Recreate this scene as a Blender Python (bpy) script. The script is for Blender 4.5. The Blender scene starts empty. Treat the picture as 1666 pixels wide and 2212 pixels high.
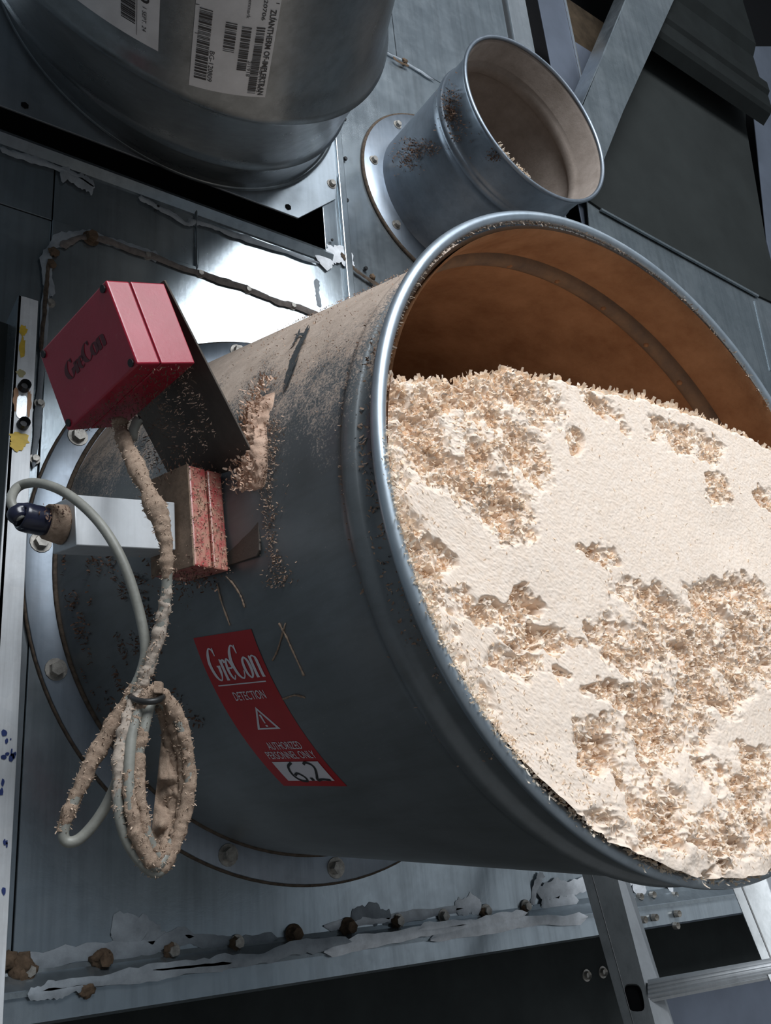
import bpy, bmesh, math, random
import numpy as np
from mathutils import Vector, Matrix

C = bpy.context.scene.collection
SC = bpy.context.scene
random.seed(7)
PI = math.pi

# ------------------------------------------------------------------ camera, world, lights, exposure
EYE = 1.7                                   # height of the lens above the floor
FPX = 2034.55                               # focal length in pixels of the 1666 x 2212 frame
ROT = np.array([[0.80467023, -0.08449135, 0.58767936],      # rows: camera right / down / forward in (along wall, up, out of wall)
                [0.15203732, -0.92749534, -0.34152167],
                [0.57392549, 0.36416152, -0.73348205]])
def W(p):                                   # (along wall, up from lens, out of wall from lens) -> world
    return Vector((float(p[0]), float(-p[2]), float(p[1]) + EYE))
cam_d = bpy.data.cameras.new('camera')
cam_d.sensor_fit = 'VERTICAL'; cam_d.sensor_height = 24.0; cam_d.lens = 24.0 * FPX / 2212.0
cam_d.clip_start = 0.02
cam = bpy.data.objects.new('camera', cam_d); C.objects.link(cam)
_r, _d, _f = ROT
def dirw(v): return Vector((v[0], -v[2], v[1]))
_X, _Y, _Z = dirw(_r), -dirw(_d), -dirw(_f)
cam.matrix_world = Matrix(((_X.x, _Y.x, _Z.x, 0), (_X.y, _Y.y, _Z.y, 0), (_X.z, _Y.z, _Z.z, EYE), (0, 0, 0, 1)))
SC.camera = cam

world = bpy.data.worlds.new('world'); SC.world = world; world.use_nodes = True
world.node_tree.nodes['Background'].inputs[0].default_value = (0.60, 0.71, 0.82, 1)
world.node_tree.nodes['Background'].inputs[1].default_value = 0.19

def area(name, loc, target, sx, sy, power, col):
    l = bpy.data.lights.new(name, 'AREA'); l.shape = 'RECTANGLE'; l.size = sx; l.size_y = sy
    l.energy = power; l.color = col
    o = bpy.data.objects.new(name, l); C.objects.link(o); o.location = loc
    o.rotation_euler = (Vector(target) - Vector(loc)).to_track_quat('-Z', 'Y').to_euler()
    return o
# daylight through the open side of the hall, up and to the right in front of the wall, plus one added glow
PLUG = (0.87, 0.62, 2.0)
def sky_light(name, d, dist, sx, sy, power, tgt=PLUG, col=(0.92, 0.96, 1.0)):   # d: direction (along wall, up, out of wall)
    d = np.array(d) / np.linalg.norm(d)
    return area(name, tuple(np.array(tgt) + dist * np.array([d[0], -d[2], d[1]])), tgt, sx, sy, power, col)
sky_light('skylight', (-.15, .72, .68), 4.0, 2.2, 2.0, 212)
sky_light('open_gate', (.85, .02, .50), 5.0, 4.0, 3.2, 12)
sky_light('added_wall_glow', (.24, .50, .83), 5.4, 3.0, 2.9, 8.5, (0.55, 1.27, 2.40), (0.84, 0.93, 1.0))  # added lamp, a weak glow to brighten the left of the wall
sky_light('high_window', (.425, .572, .70), 4.5, 1.0, 0.72, 24, (0.55, 1.27, 2.55))
SC.cycles.diffuse_bounces = 7
SC.view_settings.view_transform = 'Standard'
SC.view_settings.look = 'None'
SC.view_settings.gamma = 1.0
SC.view_settings.use_curve_mapping = False
SC.view_settings.exposure = 0.0

# ------------------------------------------------------------------ helpers: geometry on real planes
NW = -1.27195                               # plane of the sheet metal wall
def ray(px, py): return ROT.T @ np.array([(px - 833) / FPX, (py - 1106) / FPX, 1.0])
def wall_pt(px, py, off=0.0):
    d = ray(px, py); return d * (NW + off) / d[2]
def plane_pt(px, py, Q, N):
    d = ray(px, py); return d * (np.dot(Q, N) / np.dot(d, N))
def nrm(v): v = np.asarray(v, float); return v / np.linalg.norm(v)

_rng = np.random.default_rng(3)
_LAT = _rng.random((64, 64, 64))
def vnoise(p, s=1.0, seed=0):               # value noise, p (N,3) -> 0..1
    q = np.asarray(p, float) * s + seed * 17.31 + 1000.0
    i = np.floor(q).astype(int); f = q - i; f = f * f * (3 - 2 * f); i &= 63; j = (i + 1) & 63
    x0, y0, z0 = i.T; x1, y1, z1 = j.T; fx, fy, fz = f.T
    L = _LAT
    a = (L[x0, y0, z0] * (1 - fx) + L[x1, y0, z0] * fx) * (1 - fy) + (L[x0, y1, z0] * (1 - fx) + L[x1, y1, z0] * fx) * fy
    b = (L[x0, y0, z1] * (1 - fx) + L[x1, y0, z1] * fx) * (1 - fy) + (L[x0, y1, z1] * (1 - fx) + L[x1, y1, z1] * fx) * fy
    return a * (1 - fz) + b * fz
def fbm(p, s, oct=4, seed=0):
    t = 0; a = .5; n = 0
    for k in range(oct):
        t = t + a * vnoise(p, s * 2 ** k, seed + k); n += a; a *= .5
    return t / n

# ------------------------------------------------------------------ helpers: objects
def tag(o, label=None, cat=None, group=None, kind=None):
    if label: o['label'] = label
    if cat: o['category'] = cat
    if group: o['group'] = group
    if kind: o['kind'] = kind
    return o
def empty(name, loc, label=None, cat=None, group=None, kind=None):
    o = bpy.data.objects.new(name, None); C.objects.link(o); o.location = loc; o.empty_display_size = .05
    return tag(o, label, cat, group, kind)
def link_mesh(name, me, mat, parent=None, smooth=False):
    if mat and not me.materials: me.materials.append(mat)
    if smooth:
        me.polygons.foreach_set('use_smooth', [True] * len(me.polygons))
    o = bpy.data.objects.new(name, me); C.objects.link(o)
    if parent is not None:
        bpy.context.view_layer.update() if False else None
        o.parent = parent
        o.matrix_parent_inverse = Matrix.LocRotScale(parent_world_loc(parent), None, None).inverted()
    return o
def parent_world_loc(o):
    l = Vector(o.location)
    while o.parent is not None:
        l = l + o.matrix_parent_inverse.translation
        o = o.parent; l = l + Vector(o.location)
    return l
def mesh(name, verts, faces, mat, parent=None, smooth=False):
    me = bpy.data.meshes.new(name)
    me.from_pydata([tuple(v) for v in verts], [], [tuple(f) for f in faces]); me.update()
    return link_mesh(name, me, mat, parent, smooth)
def mesh_np(name, V, F, mat, parent=None, smooth=False):   # F (M,k) equal sized faces
    V = np.ascontiguousarray(V, np.float32); F = np.ascontiguousarray(F, np.int32)
    me = bpy.data.meshes.new(name); k = F.shape[1]
    me.vertices.add(len(V)); me.vertices.foreach_set('co', V.ravel())
    me.loops.add(F.size); me.loops.foreach_set('vertex_index', F.ravel())
    me.polygons.add(len(F)); me.polygons.foreach_set('loop_start', np.arange(0, F.size, k, dtype=np.int32))
    me.polygons.foreach_set('loop_total', np.full(len(F), k, np.int32))
    me.update(calc_edges=True); me.validate()
    return link_mesh(name, me, mat, parent, smooth)
def from_bm(name, bm, mat, parent=None, smooth=False):
    me = bpy.data.meshes.new(name); bm.normal_update(); bm.to_mesh(me); bm.free()
    return link_mesh(name, me, mat, parent, smooth)
def bevel_bm(bm, w, seg=2):
    bmesh.ops.bevel(bm, geom=list(bm.edges), offset=w, segments=seg, affect='EDGES', profile=.5, clamp_overlap=True)
def obox_bm(o, ax, ay, az, bev=0.0, seg=2):   # box from corner o and three edge vectors (local frame)
    bm = bmesh.new(); o = np.array(o, float)
    vs = [bm.verts.new(W(o + i * np.array(ax) + j * np.array(ay) + k * np.array(az))) for k in (0, 1) for j in (0, 1) for i in (0, 1)]
    for f in ((0, 2, 3, 1), (4, 5, 7, 6), (0, 1, 5, 4), (2, 6, 7, 3), (0, 4, 6, 2), (1, 3, 7, 5)):
        bm.faces.new([vs[i] for i in f])
    bmesh.ops.recalc_face_normals(bm, faces=bm.faces)
    if bev: bevel_bm(bm, bev, seg)
    return bm
def prism(name, pts, ext, mat, parent=None, bev=0.0, smooth=False):   # polygon (local frame points) pushed along ext
    pts = [np.array(p, float) for p in pts]; ext = np.array(ext, float); n = len(pts)
    bm = bmesh.new()
    a = [bm.verts.new(W(p)) for p in pts]; b = [bm.verts.new(W(p + ext)) for p in pts]
    bm.faces.new(a); bm.faces.new(b[::-1])
    for i in range(n): bm.faces.new((a[i], b[i], b[(i + 1) % n], a[(i + 1) % n]))
    bmesh.ops.recalc_face_normals(bm, faces=bm.faces)
    if bev: bevel_bm(bm, bev, 2)
    return from_bm(name, bm, mat, parent, smooth)
def wall_poly(name, pxs, off, thick, mat, parent, bev=0.0):
    return prism(name, [wall_pt(x, y, off) for x, y in pxs], (0, 0, -thick), mat, parent, bev)
def smooth_path(pts, n=8):                    # Catmull-Rom
    P = [np.array(p, float) for p in pts]; P = [2 * P[0] - P[1]] + P + [2 * P[-1] - P[-2]]; out = []
    for i in range(1, len(P) - 2):
        p0, p1, p2, p3 = P[i - 1:i + 3]
        for k in range(n):
            t = k / n
            out.append(.5 * ((2 * p1) + (-p0 + p2) * t + (2 * p0 - 5 * p1 + 4 * p2 - p3) * t * t + (-p0 + 3 * p1 - 3 * p2 + p3) * t ** 3))
    out.append(P[-2]); return out
def tube_vf(path, rad, seg=10, base=0):        # path in local frame, rad scalar or list
    P = np.array(path, float); n = len(P); T = np.gradient(P, axis=0); T /= np.linalg.norm(T, axis=1)[:, None] + 1e-12
    u = np.cross(T[0], [0.3, 1, .2]); u /= np.linalg.norm(u); V = []; F = []
    rad = np.full(n, rad) if np.isscalar(rad) else np.array(rad, float)
    for i in range(n):
        u = u - T[i] * (u @ T[i]); u /= np.linalg.norm(u); v = np.cross(T[i], u)
        for k in range(seg):
            a = 2 * PI * k / seg
            V.append(W(P[i] + rad[i] * (math.cos(a) * u + math.sin(a) * v)))
    for i in range(n - 1):
        for k in range(seg):
            F.append((base + i * seg + k, base + i * seg + (k + 1) % seg, base + (i + 1) * seg + (k + 1) % seg, base + (i + 1) * seg + k))
    F.append(tuple(base + k for k in range(seg))[::-1]); F.append(tuple(base + (n - 1) * seg + k for k in range(seg)))
    return V, F
def tube(name, path, rad, mat, parent=None, seg=10):
    V, F = tube_vf(path, rad, seg); return mesh(name, V, F, mat, parent, True)
def merge(parts):
    V = []; F = []
    for v, f in parts:
        b = len(V); V += list(v); F += [tuple(i + b for i in ff) for ff in f]
    return V, F

# ------------------------------------------------------------------ materials
MATS = {}
class NT:
    def __init__(self, name):
        self.m = bpy.data.materials.new(name); self.m.use_nodes = True
        self.t = self.m.node_tree; self.n = self.t.nodes; self.l = self.t.links
        self.b = self.n['Principled BSDF']; MATS[name] = self.m
        self.tc = self.n.new('ShaderNodeTexCoord'); self.geo = self.n.new('ShaderNodeNewGeometry')
    def pos(self, sx=1, sy=1, sz=1):
        mp = self.n.new('ShaderNodeMapping'); mp.inputs['Scale'].default_value = (sx, sy, sz)
        self.l.new(self.geo.outputs['Position'], mp.inputs['Vector']); return mp.outputs[0]
    def noise(self, scale, detail=4, rough=.6, vec=None, dist=0):
        n = self.n.new('ShaderNodeTexNoise'); n.inputs['Scale'].default_value = scale; n.inputs['Detail'].default_value = detail
        n.inputs['Roughness'].default_value = rough; n.inputs['Distortion'].default_value = dist
        self.l.new(vec if vec is not None else self.geo.outputs['Position'], n.inputs['Vector']); return n.outputs['Fac']
    def voro(self, scale, vec=None):
        n = self.n.new('ShaderNodeTexVoronoi'); n.inputs['Scale'].default_value = scale
        self.l.new(vec if vec is not None else self.geo.outputs['Position'], n.inputs['Vector']); return n
    def ramp(self, fac, stops):
        r = self.n.new('ShaderNodeValToRGB'); e = r.color_ramp.elements
        while len(e) < len(stops): e.new(.5)
        for x, (p, c) in zip(e, stops):
            x.position = p; x.color = (c, c, c, 1) if np.isscalar(c) else (*c, 1)
        self.l.new(fac, r.inputs['Fac']); return r.outputs['Color']
    def mix(self, fac, a, b, mode='MIX'):
        m = self.n.new('ShaderNodeMix'); m.data_type = 'RGBA'; m.blend_type = mode
        for v, i in ((fac, 0), (a, 6), (b, 7)):
            if isinstance(v, (tuple, list)): m.inputs[i].default_value = (*v[:3], 1)
            elif isinstance(v, (int, float)): m.inputs[i].default_value = v
            else: self.l.new(v, m.inputs[i])
        return m.outputs[2]
    def math(self, op, a, b=None):
        m = self.n.new('ShaderNodeMath'); m.operation = op
        for v, i in ((a, 0), (b, 1)):
            if v is None: continue
            if isinstance(v, (int, float)): m.inputs[i].default_value = v
            else: self.l.new(v, m.inputs[i])
        return m.outputs[0]
    def set(self, key, v):
        if isinstance(v, (int, float)): self.b.inputs[key].default_value = v
        elif isinstance(v, (tuple, list)): self.b.inputs[key].default_value = (*v[:3], 1)
        else: self.l.new(v, self.b.inputs[key])
        return self
    def bump(self, h, strength=.3, dist=.002):
        b = self.n.new('ShaderNodeBump'); b.inputs['Strength'].default_value = strength; b.inputs['Distance'].default_value = dist
        self.l.new(h, b.inputs['Height']); self.l.new(b.outputs[0], self.b.inputs['Normal']); return self
    def normal_z(self):
        s = self.n.new('ShaderNodeSeparateXYZ'); self.l.new(self.geo.outputs['Normal'], s.inputs[0]); return s.outputs[2]

def galv(name, c0, c1, rough=.17, metal=.85, streak=.5, dirt=.25, dirtcol=(.10, .085, .07)):
    k = NT(name)
    sp = k.voro(60).outputs['Color']
    bw = k.n.new('ShaderNodeRGBToBW'); k.l.new(sp, bw.inputs[0])
    base = k.mix(k.ramp(k.noise(3.2, 6, .65), [(.3, 0), (.7, 1)]), c0, c1)
    base = k.mix(k.math('MULTIPLY', bw.outputs[0], .22), base, tuple(min(1, x * 1.25) for x in c1))
    st = k.noise(6, 6, .7, k.pos(9, 9, .35))
    base = k.mix(k.math('MULTIPLY', k.ramp(st, [(.45, 0), (.75, 1)]), streak), base, tuple(x * .55 for x in c0))
    d = k.ramp(k.noise(7, 9, .75), [(.45, 0), (.85, 1)])
    base = k.mix(k.math('MULTIPLY', d, dirt), base, dirtcol)
    k.set('Base Color', base).set('Metallic', k.math('SUBTRACT', metal, k.math('MULTIPLY', d, dirt * metal)))
    r = k.math('ADD', rough, k.math('ADD', k.math('MULTIPLY', k.noise(11, 5, .6), .08), k.math('MULTIPLY', d, .14)))
    k.set('Roughness', r)
    k.bump(k.noise(140, 4, .6), .12, .0006)
    return k.m
def plain(name, col, rough=.6, metal=0.0, var=.15, vscale=30, bumps=0.0, bscale=200):
    k = NT(name)
    if rough > .65: k.set('Specular IOR Level', .2)
    c = k.mix(k.ramp(k.noise(vscale, 6, .65), [(.3, 0), (.7, 1)]), tuple(x * (1 - var) for x in col), tuple(min(1, x * (1 + var)) for x in col))
    k.set('Base Color', c).set('Roughness', rough).set('Metallic', metal)
    if bumps: k.bump(k.noise(bscale, 5, .7), bumps, .001)
    return k.m
GALV = galv('galvanised_sheet', (.34, .39, .43), (.46, .52, .56))
GALV_D = galv('galvanised_dull', (.22, .26, .28), (.32, .36, .39), .22, .8)
GALV_B = galv('galvanised_bright', (.55, .60, .64), (.68, .72, .75), .2, .85, .3, .12)
GALV_SM = galv('galvanised_duct', (.17, .20, .235), (.26, .30, .35), .36, .8, .35, .35, (.13, .10, .08))
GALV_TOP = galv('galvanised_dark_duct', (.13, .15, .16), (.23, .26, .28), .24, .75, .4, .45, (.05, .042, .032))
OLIVE = plain('olive_painted_sheet', (.020, .023, .0225), .85, 0, .18, 5)  # olive paint, darkened in place of shade from a roof
DARKP = plain('dark_shaded_steel', (.032, .037, .037), .8, 0, .3, 7)  # shade below the flange put into the colour of soffit and lower panel
VOID = plain('shade_black', (.004, .004, .005), .9, 0, .1)  # black colour stands in for the unlit dark of hollows and holes
BLUEP = plain('blue_grey_panel', (.12, .14, .18), .45, .4, .15, 6)
ALU = galv('aluminium', (.50, .52, .54), (.60, .62, .64), .42, .75, .25, .25, (.16, .13, .10))
ALU_D = galv('ladder_aluminium', (.40, .42, .43), (.52, .54, .55), .36, .85, .5, .25, (.10, .09, .08))
SEAL = plain('pale_sealant', (.72, .75, .79), .75, 0, .25, 40, .3)
RUST = plain('rusty_dirt', (.11, .075, .05), .9, 0, .5, 90, .8)
BOLTM = plain('dirty_zinc_bolt', (.36, .34, .31), .42, .6, .4, 120)
BOLTD = plain('black_bolt', (.03, .03, .032), .45, .6, .3, 80)
PLATE = plain('dusty_brown_steel', (.075, .062, .052), .6, .3, .35, 18, .4, 300)
WHITE = plain('label_white', (.50, .52, .54), .6, 0, .12, 25)
INK = plain('label_ink', (.02, .02, .022), .6, 0, .1)
STK = plain('sticker_red', (.36, .012, .016), .35, 0, .08, 20)
STW = plain('sticker_white', (.62, .60, .64), .5, 0, .06, 20)
YEL = plain('yellow_paint', (.62, .42, .04), .5, 0, .2, 60)
BLU = plain('blue_paint', (.02, .04, .16), .45, 0, .3, 60)
NAVY = plain('navy_plastic', (.012, .014, .03), .25, 0, .2, 40)
CABLE = plain('grey_cable_sheath', (.22, .22, .195), .5, 0, .2, 60, .2)
FLOORM = plain('concrete_floor', (.30, .29, .28), .8, 0, .2, 3)
TIE = plain('black_cable_tie', (.02, .02, .02), .4, 0, .1)

def red_mat(name, dustamt, ca=(.27, .005, .020), cb=(.34, .009, .034)):
    k = NT(name)
    c = k.mix(k.ramp(k.noise(14, 5, .6), [(.3, 0), (.7, 1)]), ca, cb)
    d = k.ramp(k.noise(60, 10, .8), [(.62 - dustamt * .4, 0), (.72 - dustamt * .2, 1)])
    c = k.mix(k.math('MULTIPLY', d, min(1, .35 + dustamt)), c, (.42, .27, .18))
    k.set('Base Color', c).set('Roughness', k.math('ADD', .30, k.math('MULTIPLY', d, .5))).set('Coat Weight', .35).set('Coat Roughness', .22)
    k.bump(k.noise(160, 6, .75), .25, .001)
    return k.m
RED = red_mat('red_enamel', .05)
RED_DUSTY = red_mat('red_enamel_dusty', .50, (.36, .05, .055), (.42, .09, .08))

def wood(name, c0, c1, sss=.0):
    k = NT(name)
    isl = k.geo.outputs['Random Per Island']
    c = k.mix(isl, c0, c1)
    k.set('Base Color', c).set('Roughness', .8).set('Specular IOR Level', .2)
    if sss:
        tr = k.n.new('ShaderNodeBsdfTranslucent'); k.l.new(c, tr.inputs[0]); mx = k.n.new('ShaderNodeMixShader'); mx.inputs[0].default_value = sss
        k.l.new(k.b.outputs[0], mx.inputs[1]); k.l.new(tr.outputs[0], mx.inputs[2]); k.l.new(mx.outputs[0], k.n['Material Output'].inputs[0])
    return k.m
SHAV = wood('pale_shavings', (.95, .76, .57), (.98, .90, .79), .35)
SHAV_B = wood('brown_shavings', (.30, .19, .135), (.50, .36, .27))
def dustmat(name, c0, c1, scale=120, bump=.5):
    k = NT(name)
    c = k.mix(k.ramp(k.noise(scale, 8, .7), [(.3, 0), (.7, 1)]), c0, c1)
    k.set('Base Color', c).set('Roughness', .92).set('Specular IOR Level', .1)
    k.bump(k.noise(scale * 5, 6, .75), bump, .0015)
    return k.m
SAWD = dustmat('fresh_sawdust', (.84, .685, .555), (.90, .78, .675), 130, .4)
DUST = dustmat('old_sawdust', (.27, .19, .14), (.50, .375, .285), 170, .9)
FUZZ = wood('old_sawdust_flakes', (.30, .21, .15), (.56, .43, .33))
INNER = dustmat('rusty_dust_lining', (.25, .115, .055), (.42, .215, .11), 14, .9)
INNER_S = dustmat('grey_dust_lining', (.20, .165, .14), (.30, .255, .225), 18, .5)

def duct_skin():
    k = NT('dusty_duct_skin')
    base = k.mix(k.ramp(k.noise(4, 6, .65), [(.3, 0), (.7, 1)]), (.13, .145, .15), (.20, .22, .235))
    st = k.noise(5, 6, .7, k.pos(10, 1.2, 10))
    base = k.mix(k.math('MULTIPLY', k.ramp(st, [(.45, 0), (.75, 1)]), .4), base, (.09, .095, .09))
    nz = k.normal_z()
    fine = k.noise(330, 6, .8); mid = k.noise(16, 8, .7)
    # dust settles on the upward facing side and breaks up into specks down the flank
    cover = k.math('ADD', k.math('MULTIPLY', nz, 1.25), k.math('ADD', k.math('MULTIPLY', k.math('SUBTRACT', mid, .5), 1.1), k.math('MULTIPLY', k.math('SUBTRACT', fine, .5), 1.6)))
    dm = k.ramp(cover, [(.30, 0), (.55, 1)])
    sp = k.ramp(k.noise(520, 3, .6), [(.70, 0), (.74, 1)])
    spm = k.math('MULTIPLY', sp, k.ramp(k.noise(9, 4, .6), [(.42, 0), (.62, 1)]))
    dm = k.math('MAXIMUM', dm, k.math('MULTIPLY', spm, .8))
    dc = k.mix(k.ramp(k.noise(40, 6, .7), [(.3, 0), (.7, 1)]), (.42, .325, .26), (.58, .47, .39))
    k.set('Base Color', k.mix(dm, base, dc)).set('Metallic', k.math('SUBTRACT', .45, k.math('MULTIPLY', dm, .45)))
    k.set('Roughness', k.math('ADD', .40, k.math('MULTIPLY', dm, .5)))
    k.bump(k.math('MULTIPLY', dm, k.noise(260, 6, .8)), .6, .002)
    return k.m
SKIN = duct_skin()

# ------------------------------------------------------------------ structure: floor, sheet metal wall
fl = mesh('floor', [(-6, -8, 0), (8, -8, 0), (8, 2.2, 0), (-6, 2.2, 0)], [(0, 1, 2, 3)], FLOORM); tag(fl, kind='structure')
wall = empty('wall_back', W((0.8, -EYE, NW)), kind='structure'); wall['label'] = 'galvanised sheet metal wall of panels behind the ducts'

# the hollow behind the sheets
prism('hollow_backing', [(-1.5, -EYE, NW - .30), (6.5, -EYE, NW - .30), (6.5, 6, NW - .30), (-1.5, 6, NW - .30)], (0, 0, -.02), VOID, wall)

P_ = lambda name, pts, off, th, mat, bev=.0: wall_poly(name, pts, off, th, mat, wall, bev)
def rect_panel(name, h0, h1, u0, u1, off, th, mat, bev=.0008):
    return prism(name, [(h0, u0, NW + off), (h1, u0, NW + off), (h1, u1, NW + off), (h0, u1, NW + off)], (0, 0, -th), mat, wall, bev)
H_HL, H_HR, U_HB, U_HT = .368, 1.235, -.062, 1.036        # the bolted hatch plate that carries the main duct
rect_panel('hatch_panel', H_HL, H_HR, U_HB, U_HT, .004, .006, GALV)
h1 = wall_pt(424, 510)[0]; h0 = wall_pt(116, 420)[0]
g = .0012
rect_panel('sheet_panel', -.9, h0 - g, U_HT + g, 1.168, 0, .003, GALV)
rect_panel('sheet_panel', h0 + g, h1 - g, U_HT + g, 1.168, 0, .003, GALV)
rect_panel('sheet_panel', h1 + g, .961, U_HT + g, 1.168, 0, .003, GALV)
rect_panel('sheet_panel', -.9, H_HL - .001, -.2, U_HT - g, 0, .003, GALV)
# folded lip under the dark slot
prism('folded_lip', [(-.9, 1.150, NW + .003), (-.9, 1.166, NW + .012), (-.9, 1.180, NW + .002), (-.9, 1.172, NW - .03)], (1.815, 0, 0), GALV, wall)
hs = .905                                                  # right edge of the slot
rect_panel('slot_jamb', hs, .945, 1.172, 2.4, 0, .003, GALV)
rect_panel('upright_flange', .945, .962, 1.045, 2.4, .010, .012, GALV, .002)
hg = wall_pt(1091, 40)[0]
# sheets to the right of the slot; a dirty seam runs across them
s0, s1 = wall_pt(835, 110), wall_pt(945, 175)
def seam_u(h): return s0[1] + (h - s0[0]) * (s1[1] - s0[1]) / (s1[0] - s0[0])
prism('sheet_panel', [(.962, 1.02, NW), (hg, 1.02, NW), (hg, seam_u(hg) - g, NW), (.962, seam_u(.962) - g, NW)], (0, 0, -.003), GALV, wall)
hv = wall_pt(850, 60)[0]
prism('sheet_panel', [(.962, seam_u(.962) + g, NW), (hv - g, seam_u(hv) + g, NW), (hv - g, 2.5, NW), (.962, 2.5, NW)], (0, 0, -.003), GALV, wall)
prism('sheet_panel', [(hv + g, seam_u(hv) + g, NW), (hg, seam_u(hg) + g, NW), (hg, 2.5, NW), (hv + g, 2.5, NW)], (0, 0, -.003), GALV, wall)
# posts and recess at the top middle
ha, hb = wall_pt(1097, 40)[0], wall_pt(1137, 50)[0]
prism('corner_post', [(ha, 1.05, NW + .012), (hb, 1.05, NW + .012), (hb + .02, 1.05, NW - .045), (ha, 1.05, NW - .045)], (0, 1.5, 0), GALV_B, wall, .001)
hc, hd, he = wall_pt(1187, 60)[0], wall_pt(1226, 20)[0], wall_pt(1300, 60)[0]
rect_panel('sheet_panel', hc, hd + .02, 1.05, 2.6, -.02, .003, BLUEP)
rect_panel('seam_strip', hd + .02, hd + .026, 1.05, 2.6, -.014, .006, GALV_B)
rect_panel('sheet_panel', hd + .026, he + .1, 1.05, wall_pt(1250, 78)[1], -.02, .003, BLUEP)
mesh('rusty_recess', [W((hd + .026, 1.8, NW - .10)), W((he + .4, 1.8, NW - .10)), W((he + .4, 2.7, NW - .10)), W((hd + .026, 2.7, NW - .10))], [(0, 1, 2, 3)], plain('dark_rust', (.045, .032, .02), .9, 0, .5, 14), wall)
rect_panel('sheet_panel', hb + .035, hc + .3, 1.05, 1.60, -.035, .003, GALV_D)
# right hand side: galvanised below, olive panel above, bluish bay beyond
rect_panel('sheet_panel', H_HR + .001, 1.60, -.115, 1.02 - g, 0, .003, GALV)
P_('sheet_panel', [(1268, 430), (1307, 456), (1629, 634), (1900, 790), (1900, 1900), (1400, 1900)], .0, .003, GALV_D)
P_('olive_panel', [(1420, -250), (1600, -250), (1612, 270), (1655, 520), (1690, 662), (1629, 634), (1307, 456), (1262, 425), (1285, 330)], .006, .006, OLIVE, .001)
P_('seam_strip', [(1300, 449), (1640, 637), (1640, 641), (1300, 453)], .010, .006, GALV_D)
P_('blue_panel', [(1614, 100), (1950, 100), (1950, 820), (1692, 664), (1657, 520)], -.03, .004, BLUEP, .001)
P_('seam_strip', [(1630, 650), (1633, 650), (1668, 800), (1664, 800)], .0025, .003, SEAL_D if False else GALV)
# bottom flange, folded
prism('bottom_flange', [(-.9, -.058, NW + .003), (-.9, -.066, NW + .007), (-.9, -.082, NW + .026), (-.9, -.118, NW + .028), (-.9, -.122, NW + .02), (-.9, -.122, NW - .02), (-.9, -.066, NW - .01)], (3.6, 0, 0), GALV, wall)
prism('bottom_crease', [(-.9, -.083, NW + .030), (-.9, -.089, NW + .031), (-.9, -.089, NW + .02), (-.9, -.083, NW + .02)], (3.6, 0, 0), GALV_D, wall)
prism('soffit', [(-1.5, -.118, NW - .28), (-1.5, -.118, NW + .0), (-1.5, -.124, NW + .0), (-1.5, -.124, NW - .28)], (6, 0, 0), DARKP, wall)
prism('lower_panel', [(-1.5, -EYE, NW - .12), (4.5, -EYE, NW - .12), (4.5, -.124, NW - .12), (-1.5, -.124, NW - .12)], (0, 0, -.01), DARKP, wall)
qa = [plane_pt(x, y, np.array([0, 0, NW - .10]), np.array([0, 0, 1.])) for x, y in ((1430, 2150), (1900, 2075), (1950, 2500), (1560, 2500))]
prism('lower_panel', qa, (0, 0, -.008), BLUEP, wall, .001)

# ragged smears of sealant and dirt lying on the sheets
def smear(name, pxs, w, mat, off=.006, seed=0, n=10, parent=wall, th=.0012):
    path = smooth_path([wall_pt(x, y, off) for x, y in pxs], n); rs = np.random.default_rng(seed)
    V = []; F = []; m = len(path)
    def wob():
        a = rs.random(m + 8); a = np.convolve(a, np.ones(5) / 5, 'valid')[:m]; return w * np.clip(.15 + 1.9 * (a - .08), .1, 1.6) * (.85 + .3 * rs.random(m))
    wa, wb = wob(), wob(); ws = np.empty(2 * m); ws[0::2] = wa; ws[1::2] = wb
    for i, p in enumerate(path):
        t = path[min(i + 1, m - 1)] - path[max(i - 1, 0)]; nn = np.array([-t[1], t[0], 0]); nn /= np.linalg.norm(nn) + 1e-9
        e = .15 if i in (0, m - 1) else 1
        a = p + nn * ws[2 * i] * .5 * e; b = p - nn * ws[2 * i + 1] * .5 * e
        V += [W(a - [0, 0, th]), W(a * .3 + p * .7 + [0, 0, th * .6]), W(b * .3 + p * .7 + [0, 0, th * .6]), W(b - [0, 0, th])]
        if i:
            o = 4 * i
            for k in range(3): F.append((o - 4 + k, o - 3 + k, o + 1 + k, o + k))
    return mesh(name, V, F, mat, parent, True)
S = lambda pxs, w, seed, mat=SEAL, off=.006: smear('sealant_smear', pxs, w, mat, off, seed)
DIRTL = plain('dirt_line', (.085, .065, .05), .9, 0, .5, 120, .6)
SEAL_D = plain('grey_sealant', (.27, .30, .33), .75, 0, .25, 40, .3)
S([(112, 640), (100, 560), (128, 520), (190, 506), (260, 528), (345, 556)], .018, 1, SEAL_D)
S([(130, 530), (196, 512), (318, 550), (432, 590), (535, 624), (632, 660), (690, 676)], .013, 2, plain('grey_dirt_line', (.17, .15, .14), .9, 0, .3, 90, .5), .0085)
S([(108, 545), (100, 640), (86, 860), (72, 1010)], .010, 3, SEAL_D, .0065)
S([(106, 560), (98, 650), (88, 760)], .006, 4, DIRTL, .008)
S([(0, 318), (60, 340), (150, 372), (205, 405)], .013, 5, SEAL_D)
S([(130, 372), (172, 388), (204, 400)], .028, 6, SEAL_D)
S([(300, 425), (345, 448), (400, 480), (430, 478), (520, 510), (690, 568)], .012, 7, SEAL_D)
S([(425, 440), (425, 500), (427, 580)], .006, 8, GALV_D)
S([(690, 566), (715, 552), (738, 548), (760, 580)], .034, 9, SEAL)
S([(738, 545), (752, 566), (778, 590), (815, 612), (850, 632)], .010, 10, DIRTL, .009)
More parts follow.
